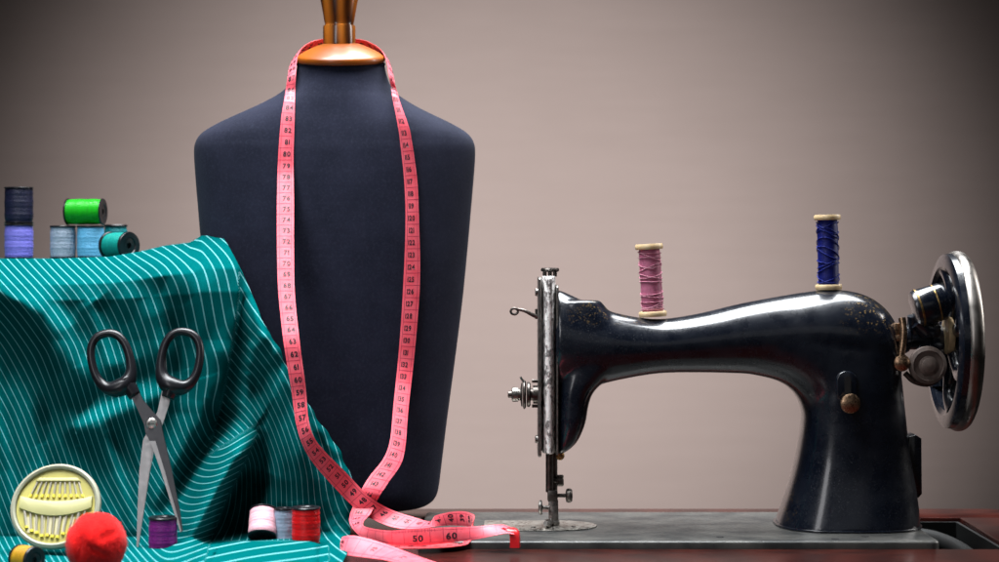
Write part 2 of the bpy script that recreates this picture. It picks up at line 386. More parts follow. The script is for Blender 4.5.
mk('pressure_screw', [lathe([(.0018, 0), (.0018, S(6, Y0))], 14, c=(p[0]+dx, p[1], p[2]-.0005)) for dx in (-.0048, 0, .0045)] +
   [lathe([(.0066, S(4, Y0)), (.0082, S(5, Y0)), (.0084, S(6.5, Y0)), (.0076, S(8, Y0)), (.0004, S(8.4, Y0))], 28, c=tuple(p))], M['dark_steel'], mach, world=True)
# thread take-up lever with an eye
lev = cr([at(541, 318, Y0), at(533, 315, Y0), at(525, 311, Y0), at(518, 309.3, Y0)], 8)
eye = [tuple(at(514.3, 311.4, Y0)+np.array([S(3.6, Y0)*math.cos(a), 0, S(3.0, Y0)*math.sin(a)])) for a in np.linspace(0, 2*math.pi, 24, endpoint=False)]
mk('take_up_lever', [tube(lev, np.linspace(.0022, .0013, len(lev)), 10), tube(eye, .0011, 10, True), tube([at(536.5, 319, Y0), at(536.5, 309, Y0)], .0013, 8)], M['dark_steel'], mach, world=True)
# thread tension assembly, axis along x
tc = at(540, 394.5, Y0-.006); s1 = S(1, Y0)
def lx(prof): return lathe([(r*s1, -(540-px)*s1) for px, r in prof], 32, 'x', c=tuple(tc))
tens = mk('tension_assembly', [lx([(540, 9), (533, 9), (533, 6), (529, 6)]), lx([(530.5, 11), (529.5, 12.5), (527.5, 12.5), (526.8, 11)]), lx([(526, 13), (524.6, 14.5), (523.6, 14.5), (523, 12)]),
    lx([(522.4, 12.5), (521.3, 11.5), (520.6, 7)]), lx([(521, 4), (508.5, 3.2), (508, 2.2)])], M['dark_steel'], mach, world=True)
mk('tension_nut', lx([(518.5, 5), (518, 7.2), (512.5, 7.2), (511.8, 5)]), M['steel'], tens, world=True)
spi = [tuple(at(520.6-a*.32, 394.5, Y0-.006)+np.array([0, s1*5.4*math.cos(a*2.4), s1*5.4*math.sin(a*2.4)])) for a in np.linspace(0, 9, 90)]
mk('check_spring', [tube(spi, .0006, 6), tube(cr([at(525, 384, Y0-.012), at(522, 380, Y0-.012), at(520.5, 377, Y0-.012), at(523, 380.5, Y0-.012)], 6), .0008, 8)], M['steel'], tens, world=True)
for q, (a, b) in enumerate([(532, 381), (532, 406), (534, 402)]):
    mk('tension_pin', lathe([(.0016, 0), (.0016, .012)], 10, 'x', c=tuple(at(a, b, Y0-.008))), M['dark_steel'], tens, world=True)
# needle bar, presser bar, clamp, foot
YN = Y0-.008
mk('needle_bar', [lathe([(.0034, 0), (.0034, float(Z(448, YN)-Z(492, YN)))], 18, c=tuple(at(549.5, 492, YN)))], M['dark_steel'], mach, world=True)
mk('presser_bar', [lathe([(.0036, 0), (.0036, float(Z(448, Y0+.006)-Z(505, Y0+.006)))], 18, c=tuple(at(553.5, 505, Y0+.006)))], M['dark_steel'], mach, world=True)
mk('bar_guide_screw', [lathe([(.001, 0), (.0052, .0004), (.0052, .0052), (.0044, .006), (.0005, .006)], 22, 'x', c=tuple(at(557, 480.5, Y0))), lathe([(.002, -.006), (.002, .001)], 10, 'x', c=tuple(at(557, 480.5, Y0)))], M['dark_steel'], mach, world=True)
mk('casting_screw', lathe([(.004, 0), (.004, -.003), (.003, -.0045), (.0005, -.0045)], 20, 'y', c=tuple(at(560, 455.5, Y0-.012))), M['brass'], mach, world=True)
clamp = mk('needle_clamp', [box(at(552.5, 495.5, YN), (S(10, YN), .012, S(11, YN)), .0012), lathe([(.0018, 0), (.0018, S(10, YN))], 12, 'x', c=tuple(at(557, 495.5, YN)))], M['dark_steel'], mach, world=True)
mk('thumb_screw', lathe([(.003, 0), (.0056, .0006), (.0064, .002), (.0064, .0044), (.0052, .006), (.001, .0064)], 26, 'x', c=tuple(at(565.5, 495.5, YN))), M['dark_steel'], clamp, world=True)
fo = [(548, 500), (551, 499), (558, 500), (558.5, 520), (556.5, 525), (549.5, 525), (548.5, 520), (550.5, 512)]
foo = [(float(X(a, YN)), float(Z(b, YN))) for a, b in fo]
foot_p = [xf(prism(foo, .009, .0008), Matrix.Translation((0, YN+.0045, 0)) @ Matrix.Rotation(R(90), 4, 'X'))]
for dy in (-.0052, .0032):
    path = cr([(X(551, YN), YN+dy, BZ+.006), (X(549.5, YN), YN-.006+dy, BZ+.0035), (X(548, YN), YN-.014+dy, BZ+.0028), (X(545, YN), YN-.02+dy, BZ+.005)], 6)
    foot_p.append(tube(path, .0019, 10))
foot_p.append(box((float(X(552.5, YN)), YN+.001, BZ+.0035), (S(14, YN), .014, .0035), .001))
foot = mk('presser_foot', foot_p, M['steel'], mach, world=True)
mk('foot_screw', [lathe([(.0018, 0), (.0018, S(8, YN))], 12, 'x', c=tuple(at(541.5, 507.5, YN))), lathe([(.003, -.0028), (.0062, -.0022), (.0068, -.0008), (.0062, .0006), (.002, .001)], 26, 'x', c=tuple(at(541.5, 507.5, YN)))], M['steel'], foot, world=True)
mk('needle', lathe([(.0004, 0), (.0009, .006), (.0009, .03)], 10, c=(float(X(549.5, YN)), YN, BZ+.0016)), M['steel'], mach, world=True)
# stitch length regulator on the pillar front
YR = Y0-.0475
sl_o = rrect(float(X(836, YR)), float(Z(402, YR)), float(X(857, YR)), float(Z(371, YR)), .0085)
rp = mk('regulator_plate', xf(prism(sl_o, .006, .0014, 3), Matrix.Translation((0, YR+.0035, 0)) @ Matrix.Rotation(R(90), 4, 'X')), M['japan'], mach, world=True)
so = rrect(float(X(844, YR)), float(Z(400, YR)), float(X(850.5, YR)), float(Z(376, YR)), .0022)
mk('slot', xf(prism(so, .0006), Matrix.Translation((0, YR-.0024, 0)) @ Matrix.Rotation(R(90), 4, 'X')), M['dark_hole'], rp, world=True)
m_k = M['knob'] = worn_metal('copper_knob', (.42, .27, .17), .3, .55, 180, .1)
kp = at(849, 403, YR-.003)
mk('regulator_knob', lathe([(.004, 0), (.004, -.004), (.0082, -.0046), (.0088, -.006), (.0086, -.008), (.0066, -.0094), (.0005, -.0098)], 30, 'y', c=tuple(kp)), m_k, rp, world=True)
# bolt-on cover at the back right of the pillar
cv = [(905, 435), (912, 433), (918, 437), (918.5, 492), (915, 496), (905, 496)]
mk('side_cover', xf(prism([(float(X(a, Y0)), float(Z(b, Y0))) for a, b in cv], .046, .0015, 2), Matrix.Translation((0, Y0+.03, 0)) @ Matrix.Rotation(R(90), 4, 'X')), M['japan'], mach, world=True)

# hand wheel: axis along x
WX, WZ = float(X(956.5, Y0)), float(Z(341, Y0)); wr = S(90, Y0)
wheel = mk('hand_wheel', [lathe([(.012, -.026), (.0145, -.024), (.0145, .002), (.012, .008), (.009, .011), (.0005, .012)], 36, 'x', c=(WX, Y0, WZ))], M['japan'], mach, world=True)
rim = []
for k in range(96):
    a = 2*math.pi*k/96; rim.append((WX, Y0+(wr-.0085)*math.cos(a), WZ+(wr-.0085)*math.sin(a)))
rv, rf = [], []
for k in range(96):
    a = 2*math.pi*k/96
    for j in range(20):
        b = 2*math.pi*j/20; rr = wr-.0074+.0074*math.cos(b); hh = .0080*math.sin(b)
        rv.append((WX+hh, Y0+rr*math.cos(a), WZ+rr*math.sin(a)))
for k in range(96):
    for j in range(20): rf.append((k*20+j, k*20+(j+1) % 20, ((k+1) % 96)*20+(j+1) % 20, ((k+1) % 96)*20+j))
M['rim'] = worn_metal('satin_rim', (.33, .305, .28), .3, .5, 9, .0)
mk('rim', (rv, rf), M['rim'], wheel, world=True, sharp=0)
# dark inner flange joining rim and spokes
rg = lathe([(wr-.0022, -.0035), (wr-.0028, -.0088), (wr-.0055, -.0104), (wr-.0140, -.0112), (wr-.0185, -.0085), (wr-.0180, .0035), (wr-.0115, .003)], 72, 'x', c=(WX-.002, Y0, WZ), caps=False)
mk('rim_web', rg, M['japan'], wheel, world=True)
for k in range(6):
    a0 = 2*math.pi*(k/6)+.30
    pts = [(WX-.004+.001*u, Y0+(.010+(wr-.026)*u)*math.cos(a0+.42*math.sin(u*math.pi)), WZ+(.010+(wr-.026)*u)*math.sin(a0+.42*math.sin(u*math.pi))) for u in np.linspace(0, 1, 14)]
    mk('spoke', tube(pts, np.interp(np.linspace(0, 1, 14), [0, .5, 1], [.0095, .0068, .0095]), 14), M['japan'], wheel, world=True)
# shaft, collar, winder
mk('drive_shaft', [lathe([(.0125, 0), (.0125, .003), (.0105, .004), (.0105, .026), (.0118, .027), (.0118, .034)], 32, 'x', c=(float(X(905, Y0)), Y0, float(Z(338, Y0))))], M['japan'], mach, world=True)
mk('brass_collar', lathe([(.0125, 0), (.0165, .0008), (.0172, .003), (.0165, .0062), (.012, .007)], 36, 'x', c=(float(X(943.5, Y0-.01)), Y0-.014, float(Z(335, Y0)))), worn_metal('aged_cream_ring', (.45, .33, .18), .5, .5, 160, metal=.3), mach, world=True)
win = mk('bobbin_winder', [tube([at(918, 322, Y0-.02), at(926, 330, Y0-.02), at(936, 330, Y0-.015)], .0075, 14), tube([at(914, 316, Y0-.008), at(914, 334, Y0-.004)], .0062, 14), tube([at(916, 350, Y0-.026), at(928, 360, Y0-.028)], .0055, 12)], M['japan'], mach, world=True)
dr = Matrix.Translation(Vector(at(931, 304.5, Y0-.024))) @ Matrix.Rotation(R(-16), 4, 'Y')
mk('winder_drum', xf(lathe([(.009, -.0165), (.0155, -.0155), (.0168, -.012), (.0168, .010), (.0145, .0145), (.009, .0155), (.0005, .0155)], 36, 'x'), dr), M['japan'], win, world=True)
gr = []
for h0 in (-.0118, ): gr.append(xf(lathe([(.0169, h0-.0006), (.0172, h0-.0003), (.0172, h0+.0011), (.0169, h0+.0014)], 36, 'x', caps=False), dr))
gr.append(xf(lathe([(.0170, .0035), (.01715, .0038), (.01715, .0046), (.0170, .0049)], 36, 'x', caps=False), dr))
mk('gold_band', gr, M['brass'], win, world=True)
wd = at(928.5, 365.5, Y0-.036)
mk('winder_pulley', [lathe([(.0125, .009), (.0165, .0078), (.0172, .004), (.0165, .0005), (.0135, -.001), (.0128, .0005), (.0085, .0012), (.0085, -.0005), (.0062, -.0012), (.0062, -.003), (.003, -.004), (.0005, -.0042)], 40, 'y', c=tuple(wd))], M['rubber'], win, world=True)
mk('winder_latch', [tube(cr([at(902, 318, Y0-.03), at(903.5, 330, Y0-.032), at(902.5, 345, Y0-.033), at(901, 355, Y0-.033)], 6), .0034, 12), box(at(898.5, 338, Y0-.028), (S(10, Y0), .010, S(6, Y0)), .001), box(at(896, 330, Y0-.026), (S(6, Y0), .008, S(14, Y0)), .0012)], M['knob'], win, world=True)
mk('latch_screw', lathe([(.0035, .006), (.0068, .005), (.0078, .002), (.0072, -.001), (.004, -.003), (.0005, -.0034)], 26, 'y', c=tuple(at(902, 363, Y0-.036))), M['knob'], win, world=True)
mk('winder_arm', tube(cr([at(905, 373, Y0-.03), at(914, 381, Y0-.03), at(927, 384, Y0-.03), at(938, 380, Y0-.03)], 6), .0026, 12), M['dark_steel'], win, world=True)

# ------------------------------------------------------------------ dress form bust
YB = .092
bust = thing('dress_form_bust', 'small navy blue jersey dress form bust with an orange wooden neck cap', 'dress form', (float(X(335, YB)), YB, 0))
bk = [(58, 42.5, .036, 2.1), (66, 43.5, .037, 2.1), (76, 46, .0385, 2.1), (86, 51, .041, 2.1), (94, 59, .044, 2.15), (100, 68, .046, 2.2), (107, 81, .048, 2.25), (115, 98, .050, 2.3), (122, 113, .052, 2.35), (129, 126, .054, 2.4), (135, 134, .055, 2.4), (142, 138.6, .056, 2.4), (152, 140.3, .058, 2.4), (175, 139, .061, 2.4),
      (210, 136, .064, 2.4), (250, 132.5, .066, 2.4), (300, 127.5, .066, 2.4), (360, 120, .064, 2.4), (420, 112, .062, 2.4), (465, 106.5, .060, 2.4), (485, 104, .059, 2.4), (495, 101.5, .057, 2.4), (502, 96, .053, 2.3), (507, 85, .046, 2.2), (510, 62, .034, 2.1)]
BK = cr(bk, 8)
for c in (2, 3):
    o_ = np.concatenate([np.full(20, BK[0, c]), BK[:, c], np.full(20, BK[-1, c])]); s_m = np.convolve(o_, np.hanning(43)[1:-1]/np.hanning(43).sum(), 'same')[20:-20]
    f_ = 1-sm(440, 480, BK[:, 0]); BK[:, c] = BK[:, c]*(1-f_)+s_m*f_
def bust_tilt(py): return .16*(1-sm(64, 92, py))       # the neck opening slopes towards the front
def bust_c(py): return 335+6*(1-sm(72, 122, py))       # the neck sits a little off the middle
rings = []; NB = 96
for py, hw, hd, e in BK:
    z = Z(py, YB); c = X(bust_c(py), YB); hx = S(hw, YB)
    rg = []
    for k in range(NB):
        a, b = sup(NB, k, e); y = hd*b
        rg.append((c+hx*a, YB+y, max(z+y*bust_tilt(py), .0009)))
    rings.append(rg)
mk('torso', loft(rings), M['jersey'], bust, world=True, sharp=50)
def bust_front(px, py):
    py = np.clip(py, 60, 505); hw = np.interp(py, BK[:, 0], BK[:, 1]); hd = np.interp(py, BK[:, 0], BK[:, 2]); e = np.interp(py, BK[:, 0], BK[:, 3])
    u = np.clip(abs(px-bust_c(py))/hw, 0, 1); return YB-hd*(1-u**e)**(1/e)
tilt = Matrix.Translation(Vector(at(340.7, 63, YB))) @ Matrix.Rotation(R(9.5), 4, 'X')
capp = [(.5, .0), (41, .0), (43.6, .5), (44.4, 1.8), (44.5, 5.2), (43.8, 6.6), (41.0, 8.4), (36, 11.4), (30, 14.4), (24, 17.0), (18, 19.0), (14, 19.8)]
s = S(1, YB)
mk('neck_cap', xf(lathe([(r*s, h*s) for r, h in capp], 72), tilt), M['orange_wood'], bust, world=True, sharp=50)
knob = [(15.6, 14), (16.2, 18), (16.2, 34), (15.8, 35.6), (14.4, 36.2), (14.4, 38), (15, 40), (17, 52), (19.3, 64), (20.2, 74), (19, 84), (14, 91), (6, 94.5), (.5, 95)]
mk('neck_handle', lathe([(r*s, h*s) for r, h in knob], 56, c=tuple(at(339.3, 61.5, YB))), M['amber_wood'], bust, world=True, sharp=40)
mk('neck_seam', xf(tube([(43.6*s*math.cos(a), .036*math.sin(a)*1.0, -.0012) for a in np.linspace(0, 2*math.pi, 72, endpoint=False)], .0011, 8, True), tilt), M['jersey'], bust, world=True)

# ------------------------------------------------------------------ pinstriped cloth
EDGE = np.array([(200, 196), (236, 203), (245, 211), (258, 222), (275, 234), (300, 251), (335, 271), (365, 286), (395, 301), (430, 326), (455, 341), (478, 353), (500, 357), (520, 352), (540, 348), (560, 345), (575, 342), (640, 335)], float)
TOP = np.array([(-120, 259), (60, 259), (110, 257), (140, 252), (165, 246), (190, 243), (202, 236), (212, 236), (400, 236)], float)
def seg_dist(px, py, poly):
    best = np.full(px.shape, 1e9); par = np.zeros(px.shape); sd = np.zeros(px.shape); n = len(poly)-1
    for i in range(n):
        ax, ay = poly[i][:2]; bx, by = poly[i+1][:2]; dx, dy = bx-ax, by-ay; L2 = dx*dx+dy*dy
        u = np.clip(((px-ax)*dx+(py-ay)*dy)/L2, 0, 1); qx, qy = px-ax-u*dx, py-ay-u*dy; d = np.hypot(qx, qy)
        w = d < best; best = np.where(w, d, best); par = np.where(w, (i+u)/n, par); sd = np.where(w, np.sign(dx*qy-dy*qx), sd)
    return best, par, sd
# (polyline, height towards the viewer in m, width px on the left-hand side, width on the other side)
FOLDS = [
    ([(-60, 272), (-5, 286), (26, 304), (52, 334), (66, 370), (74, 420)], .030, 13, 26),
    ([(-60, 340), (6, 345), (36, 385), (54, 450), (66, 510)], -.024, 22, 30),
    ([(14, 284), (50, 300), (76, 322), (86, 350)], -.012, 11, 18),
    ([(96, 300), (116, 328), (126, 362)], -.010, 14, 18),
    ([(86, 300), (104, 345), (116, 380)], .010, 9, 12),
    ([(130, 268), (172, 274), (200, 298), (206, 350), (194, 400)], .020, 20, 24),
    ([(60, 436), (98, 418), (138, 399), (178, 386)], .013, 22, 12),
    ([(58, 421), (98, 403), (138, 384), (172, 374)], -.015, 11, 16),
    ([(96, 424), (118, 470), (134, 520), (140, 545)], .010, 12, 10),
    ([(112, 430), (134, 475), (150, 525)], -.010, 9, 9),
    ([(24, 380), (44, 460), (52, 520)], .016, 11, 14), ([(-10, 380), (10, 470), (16, 530)], .014, 12, 12), ([(150, 300), (160, 350), (166, 400)], .010, 12, 14), ([(178, 310), (184, 360), (184, 410)], -.012, 10, 12),
    ([(254, 430), (230, 466), (208, 504), (190, 540), (180, 568)], .056, 22, 13),
    ([(219, 400), (214, 432), (188, 476), (166, 512)], -.030, 10, 22),
    ([(252, 466), (236, 505), (222, 536)], -.044, 10, 20),
    ([(258, 300), (274, 335), (288, 392), (298, 450), (302, 500)], .036, 20, 20),
    ([(246, 345), (258, 385), (264, 440), (262, 500)], -.008, 10, 9),
    ([(270, 380), (280, 430), (281, 500)], .008, 6, 7),
    ([(316, 430), (332, 475), (338, 512)], -.006, 8, 8),
    ([(268, 332), (255, 350), (250, 372)], .014, 9, 8), ([(283, 360), (266, 378), (256, 398)], -.010, 8, 9),
    ([(196, 556), (222, 546), (250, 543), (282, 541), (310, 543), (324, 551)], .034, 9, 4),
    ([(206, 570), (262, 560), (300, 557), (322, 562)], .022, 8, 4),
    ([(322, 545), (323, 558), (324, 575)], -.030, 5, 5),
    ([(228, 578), (270, 570), (308, 568)], .016, 7, 4),
    ([(331, 530), (341, 541), (346, 556), (344, 580)], .026, 8, 7),
    ([(118, 562), (136, 550), (160, 554), (182, 566)], .022, 8, 4), ([(-20, 554), (12, 549), (60, 556)], .014, 8, 5), ([(60, 568), (90, 556), (120, 566)], .012, 7, 5)]
def lattice(px, py, cell, seed):
    r = np.random.default_rng(seed); G = r.normal(size=(90, 90)); x = (px+200)/cell; y = (py+0)/cell
    i, j = np.floor(x).astype(int), np.floor(y).astype(int); u, v = x-i, y-j; u = u*u*(3-2*u); v = v*v*(3-2*v); i %= 88; j %= 88
    return (G[i, j]*(1-u)+G[i+1, j]*u)*(1-v)+(G[i, j+1]*(1-u)+G[i+1, j+1]*u)*v
def cloth_Y(px, r):
    """depth of the cloth along the sight line through (px, row); rows under 258 run back over the shelf"""
    px = np.asarray(px, float); r = np.asarray(r, float)
    face = np.interp(r, [200, 250, 258, 264, 272, 284, 300, 340, 400, 470, 545, 640], [.34, .10, .060, .034, .008, -.018, -.026, -.022, -.028, -.040, -.060, -.08])
    right = sm(205, 262, px); face = face + right*(np.interp(r, [200, 240, 260, 300, 400, 480, 545, 640], [-.12, -.05, .0, .004, .008, .016, .034, .045]))
    fl = np.interp(r, [240, 262, 300, 340, 390, 430, 460], [232, 238, 239, 233, 224, 214, 205]); on = sm(255, 275, r)*(1-sm(415, 450, r))
    face = face + on*(.013*sm(-1, 5, px-fl)*(1-.95*sm(5, 24, px-fl)) - .010*np.exp(-((px-fl+7)/16)**2))
    k = np.zeros(px.shape)
    for poly, amp, wl, wr_ in FOLDS:
        d, par, sd = seg_dist(px, r, poly); w = np.where(sd > 0, wl, wr_); ends = sm(-.02, .25, par+.06)*(1-.55*sm(.75, 1.05, par))
        k += amp*np.exp(-(d/w)**2)*ends
    k += .0028*lattice(px*.9+r*.45, r*.35, 34, 3)*sm(262, 300, r)*(1-sm(520, 550, r)) + .0011*lattice(px, r*.6, 15, 5)*sm(250, 290, r)
    face = face-k*sm(250, 275, r)
    rr = np.maximum(r, 300.); tab = 2*1000*(CAM_Z-.0035)/(rr-HZ)-CAM_D - np.maximum(k, -.002)*.9*sm(528, 537, r)
    tab = np.where(r < 400, 9., tab); h = .012
    q = np.clip(.5+.5*(tab-face)/h, 0, 1)
    return tab*(1-q)+face*q-h*q*(1-q)
NU, NTR = 300, 380
rows = np.concatenate([np.linspace(200, 256, 24), np.linspace(257, 640, NTR-24)])
U = np.linspace(0, 1, NU)
RR, UU = np.meshgrid(rows, U, indexing='ij')
edge = np.interp(RR, EDGE[:, 0], EDGE[:, 1]); wob = 1.2*np.sin(RR*.13)+.9*np.sin(RR*.31)
PX = -110+UU*(edge+wob*sm(300, 340, RR)+110)
tp = np.interp(PX, TOP[:, 0], TOP[:, 1])
PY = np.where(RR < 258, tp, RR+(tp-258)*(1-sm(258, 330, RR)))
YY = cloth_Y(PX, RR)
# the free right-hand hem rolls away from the viewer
YY += .010*np.exp(-((1-UU)/.010)**2)*sm(262, 300, RR)*(1-sm(500, 530, RR))
# stripe phase: least-squares integral of the stripe directions read off the cloth
DIR = [(-60, 265, .9), (10, 265, .95), (60, 265, .85), (110, 265, .95), (150, 260, 1.3), (190, 250, 1.9), (215, 262, 1.5), (-60, 320, .8), (10, 300, .95), (40, 320, .85), (60, 310, .6), (110, 300, .36), (160, 300, .28), (200, 310, .24), (225, 300, .3),
       (-60, 400, .6), (10, 380, .6), (60, 380, .42), (110, 380, .34), (170, 380, .28), (205, 380, .18), (20, 450, .45), (60, 450, .42), (110, 450, .45), (150, 450, .5), (100, 500, .75), (150, 500, .5), (20, 510, .3), (60, 520, .4), (190, 428, .9), (180, 455, 1.1), (165, 480, 1.0), (158, 510, 1.1), (218, 440, 3.), (203, 464, 4.), (189, 490, 4.), (178, 516, 4.),
       (246, 268, .75), (250, 285, .9), (262, 312, .8), (244, 320, .85), (285, 350, .5), (305, 400, .34), (275, 400, .16), (262, 440, .05), (300, 450, .3), (330, 460, .5), (345, 500, .5), (300, 490, .12), (262, 490, -.15), (246, 490, -.45), (225, 350, .5), (243, 370, .75), (222, 410, .9), (240, 420, .8),
       (238, 515, -.8), (226, 535, -1.4), (300, 525, .3), (330, 515, .8), (345, 525, 1.6), (335, 540, 2.2), (345, 555, 2.6), (345, 575, 2.6),
       (225, 550, -5.0), (250, 552, -7.), (290, 552, -9.), (320, 552, -5.), (230, 570, -5.), (300, 570, -8.),
       (150, 555, .9), (100, 560, .8), (40, 560, .6), (-50, 560, .6), (-60, 500, .5)]
FLIP = [(247, 438, -.8), (240, 455, -1.0), (231, 470, -1.1), (215, 496, -1.2), (203, 518, -1.3), (192, 542, -1.5), (184, 562, -2.)]   # the stripes make a U-turn over the diagonal fold
def region(x, y):
    x = np.asarray(x, float); y = np.asarray(y, float)
    fx = np.interp(y, [240, 262, 300, 340, 390, 430, 460], [232, 238, 239, 233, 224, 214, 205])
    rx = np.interp(y, [432, 466, 500, 535, 562, 640], [257, 243, 226, 213, 204, 200])
    low = np.where(x <= rx, 0, np.where((y > 541) & (x < 329), 2, 1))
    return np.where(y < np.where((x > 205) & (x < 268), 452-.65*(x-214), 434), np.where(x > fx, 1, 0), low)
g = 3.0; gx = np.arange(-120, 376, g); gy = np.arange(195, 646, g); GX, GY = np.meshgrid(gx, gy)
def AtA(s):
    o = np.zeros_like(s); dx = s[:, 1:]-s[:, :-1]; dy = s[1:]-s[:-1]; o[:, 1:] += dx; o[:, :-1] -= dx; o[1:] += dy; o[:-1] -= dy; return o+1e-9*s
ridge_d = seg_dist(GX, GY, [(251, 437), (228, 470), (206, 510), (188, 545)])[0]
def phase(reg):
    wn = np.zeros_like(GX); nxs = np.zeros_like(GX); nys = np.zeros_like(GX)
    pts = [(a, b, m_, 1.) for a, b, m_ in DIR if int(region(a, b)) == reg] + ([(a, b, m_, -1.) for a, b, m_ in FLIP] if reg == 0 else [])
    for a, b, mm, sg in pts:
        w = np.exp(-((GX-a)**2+(GY-b)**2)/(2*15.**2))+1e-7/((GX-a)**2+(GY-b)**2+1); nrm = math.hypot(1, mm); nxs += sg*w/nrm; nys += -sg*w*mm/nrm
    ln = np.hypot(nxs, nys)+1e-12; fq = 1/6.4*(1+(.35*np.exp(-(ridge_d/22)**2) if reg == 0 else 0))*(.8 if reg == 2 else 1.)
    vx, vy = nxs/ln*fq, nys/ln*fq; ex = .5*(vx[:, 1:]+vx[:, :-1])*g; ey = .5*(vy[1:]+vy[:-1])*g
    bb = np.zeros_like(GX); bb[:, 1:] += ex; bb[:, :-1] -= ex; bb[1:] += ey; bb[:-1] -= ey
    s_ = GX/6.4; r_ = bb-AtA(s_); p_ = r_.copy(); rs = (r_*r_).sum()
    for it in range(1200):
        Ap = AtA(p_); al = rs/(p_*Ap).sum(); s_ = s_+al*p_; r_ = r_-al*Ap; rn = (r_*r_).sum()
        if rn < 1e-9: break
        p_ = r_+rn/rs*p_; rs = rn
    return s_
def bil(A, px, py):
    x = np.clip((px-gx[0])/g, 0, len(gx)-1.001); y = np.clip((py-gy[0])/g, 0, len(gy)-1.001); i, j = x.astype(int), y.astype(int); u, v = x-i, y-j
    return (A[j, i]*(1-u)+A[j, i+1]*u)*(1-v)+(A[j+1, i]*(1-u)+A[j+1, i+1]*u)*v
RG = region(PX, RR); SP = np.choose(RG, [bil(phase(q), PX, RR) for q in range(3)])
d = YY+CAM_D
CV = np.stack([(PX-499.5)*d/FPX, YY, np.maximum(CAM_Z-(PY-HZ)*d/FPX, .0025)], -1).reshape(-1, 3)
CF = [(i*NU+j, i*NU+j+1, (i+1)*NU+j+1, (i+1)*NU+j) for i in range(NTR-1) for j in range(NU-1)]
cloth = mk('striped_cloth', ([tuple(v) for v in CV], CF), M['cloth'], sharp=0)
att = cloth.data.attributes.new('stripe', 'FLOAT', 'POINT'); att.data.foreach_set('value', SP.reshape(-1).astype(np.float32))
so_ = cloth.modifiers.new('thickness', 'SOLIDIFY'); so_.thickness = .0008; so_.offset = 0
tag(cloth, 'teal fabric with white pinstripes draped in folds beside the navy bust', 'fabric')

# ------------------------------------------------------------------ thread spools
def spool(label, col, loc, r, h, rot=(0, 0, 0), group=None, flange='black_plastic', fl_r=1.06, fl_h=.07, bulge=.0, rough=.42, cone=False, strands=0, strand_col=None):
    o = thing('thread_spool', label, 'thread spool', tuple(map(float, loc)), rot, group)
    f = h*fl_h; hole = r*.24
    def fl(z0, sgn):
        R_ = r*fl_r; return lathe([(hole, z0-sgn*f*2), (hole, z0+sgn*f*.2), (R_*.55, z0+sgn*f*.15), (R_*.6, z0+sgn*f*.5), (R_*.88, z0+sgn*f*.55), (R_*.95, z0+sgn*f*.55), (R_, z0+sgn*f*.2), (R_, z0-sgn*f*.25), (R_*.95, z0-sgn*f*.45), (r*.5, z0-sgn*f*.45)], 40, caps=False)
    mk('flange', fl(f*.6, -1), M[flange], o); mk('flange', fl(h-f*.6, 1), M[flange], o)
    mk('core', lathe([(hole*.98, f*1.2), (hole*.98, h-f*1.2)], 20, caps=True), M['dark_hole'], o)
    prof = []; n = 46; ph = random.random()*6
    for i in range(n+1):
        u = i/n; wv = .010*math.sin(u*17+ph)+.005*math.sin(u*51+ph*2)+.003*random.uniform(-1, 1)
        prof.append((r*(1-.06*(abs(2*u-1)**6)+bulge*(1-(2*u-1)**2)+wv), f*.95+(h-1.9*f)*u))
    tm = thread_mat('thread', col, rough); th = mk('thread', lathe(prof, 48, caps=False), tm, o, sharp=0)
    if strands:
        sv = []
        for q in range(strands):
            z0 = f*1.4+(h-2.8*f)*random.random(); z1 = min(max(z0+random.uniform(-.22, .22)*h, f*1.4), h-f*1.4); a0 = random.random()*6.28
            sv.append(tube([((r*1.015+.0004)*math.cos(a0+a), (r*1.015+.0004)*math.sin(a0+a), z0+(z1-z0)*(.5-.5*math.cos(a))) for a in np.linspace(0, 6.28, 40)], .00042, 6))
        mk('loose_strand', sv, thread_mat('strand', strand_col or col, .5), o, sharp=0)
    return o
gA, gB, gC = 'thread spools standing on top of the draped cloth', 'thread spools standing in the cloth folds on the table', 'thread spools standing on the arm of the sewing machine'
def put(label, col, l, r, t0, b, Y, **k):               # an upright spool from its outline in the photograph
    s = S(1, Y); return spool(label, col, at((l+r)/2, b, Y), (r-l)/2*s/k.get('fl_r', 1.06), (b-t0)*s, **k)
YS = .175
# rest height of the shelf at that depth, so that every spool really stands on the cloth
put('periwinkle violet spool at the cloth edge, a navy spool standing on its top', (.2, .18, .66), 4.5, 33.5, 224, 259, YS, group=gA, fl_r=1.03, fl_h=.05)
zt = Z(224, YS)
put('dark navy spool standing on top of the periwinkle violet spool', (.012, .012, .035), 4.5, 33.5, 187, 223.8, YS, group=gA, fl_r=1.03, fl_h=.05)
put('silvery grey blue spool standing between the violet and the sky blue spools', (.32, .38, .48), 50, 76, 225.5, 259, YS, group=gA, fl_r=1.03, fl_h=.06)
put('sky blue spool standing under the right end of the green spool', (.14, .45, .72), 76.8, 104.5, 225.5, 258.5, YS, group=gA, fl_r=1.03, fl_h=.06)
put('spool behind the lying teal one, only its black rim and green blue thread showing', (.01, .2, .22), 104, 127.5, 224.5, 257, .235, group=gA, fl_r=1.04, fl_h=.07)
s = S(1, YS)
gz = Z(225.3, YS)+13.4*s
spool('bright green spool lying on its side across two upright spools', (.012, .40, .014), (X(67, YS), YS, gz), 12.7*s, 38*s, (0, R(90), R(-7)), gA, fl_r=1.05, fl_h=.045, rough=.3)
YT = .135; s = S(1, YT); a = R(-38)
L = 37*s; p0 = at(104, 0, YT)
spool('teal green spool lying on the cloth with its hollow black end facing forward', (.004, .26, .22), (X(106, YT), YT+.012, Z(259.5, YT)+13.8*s), 13*s, 32*s, (0, R(90), a), gA, fl_r=1.08, fl_h=.1)

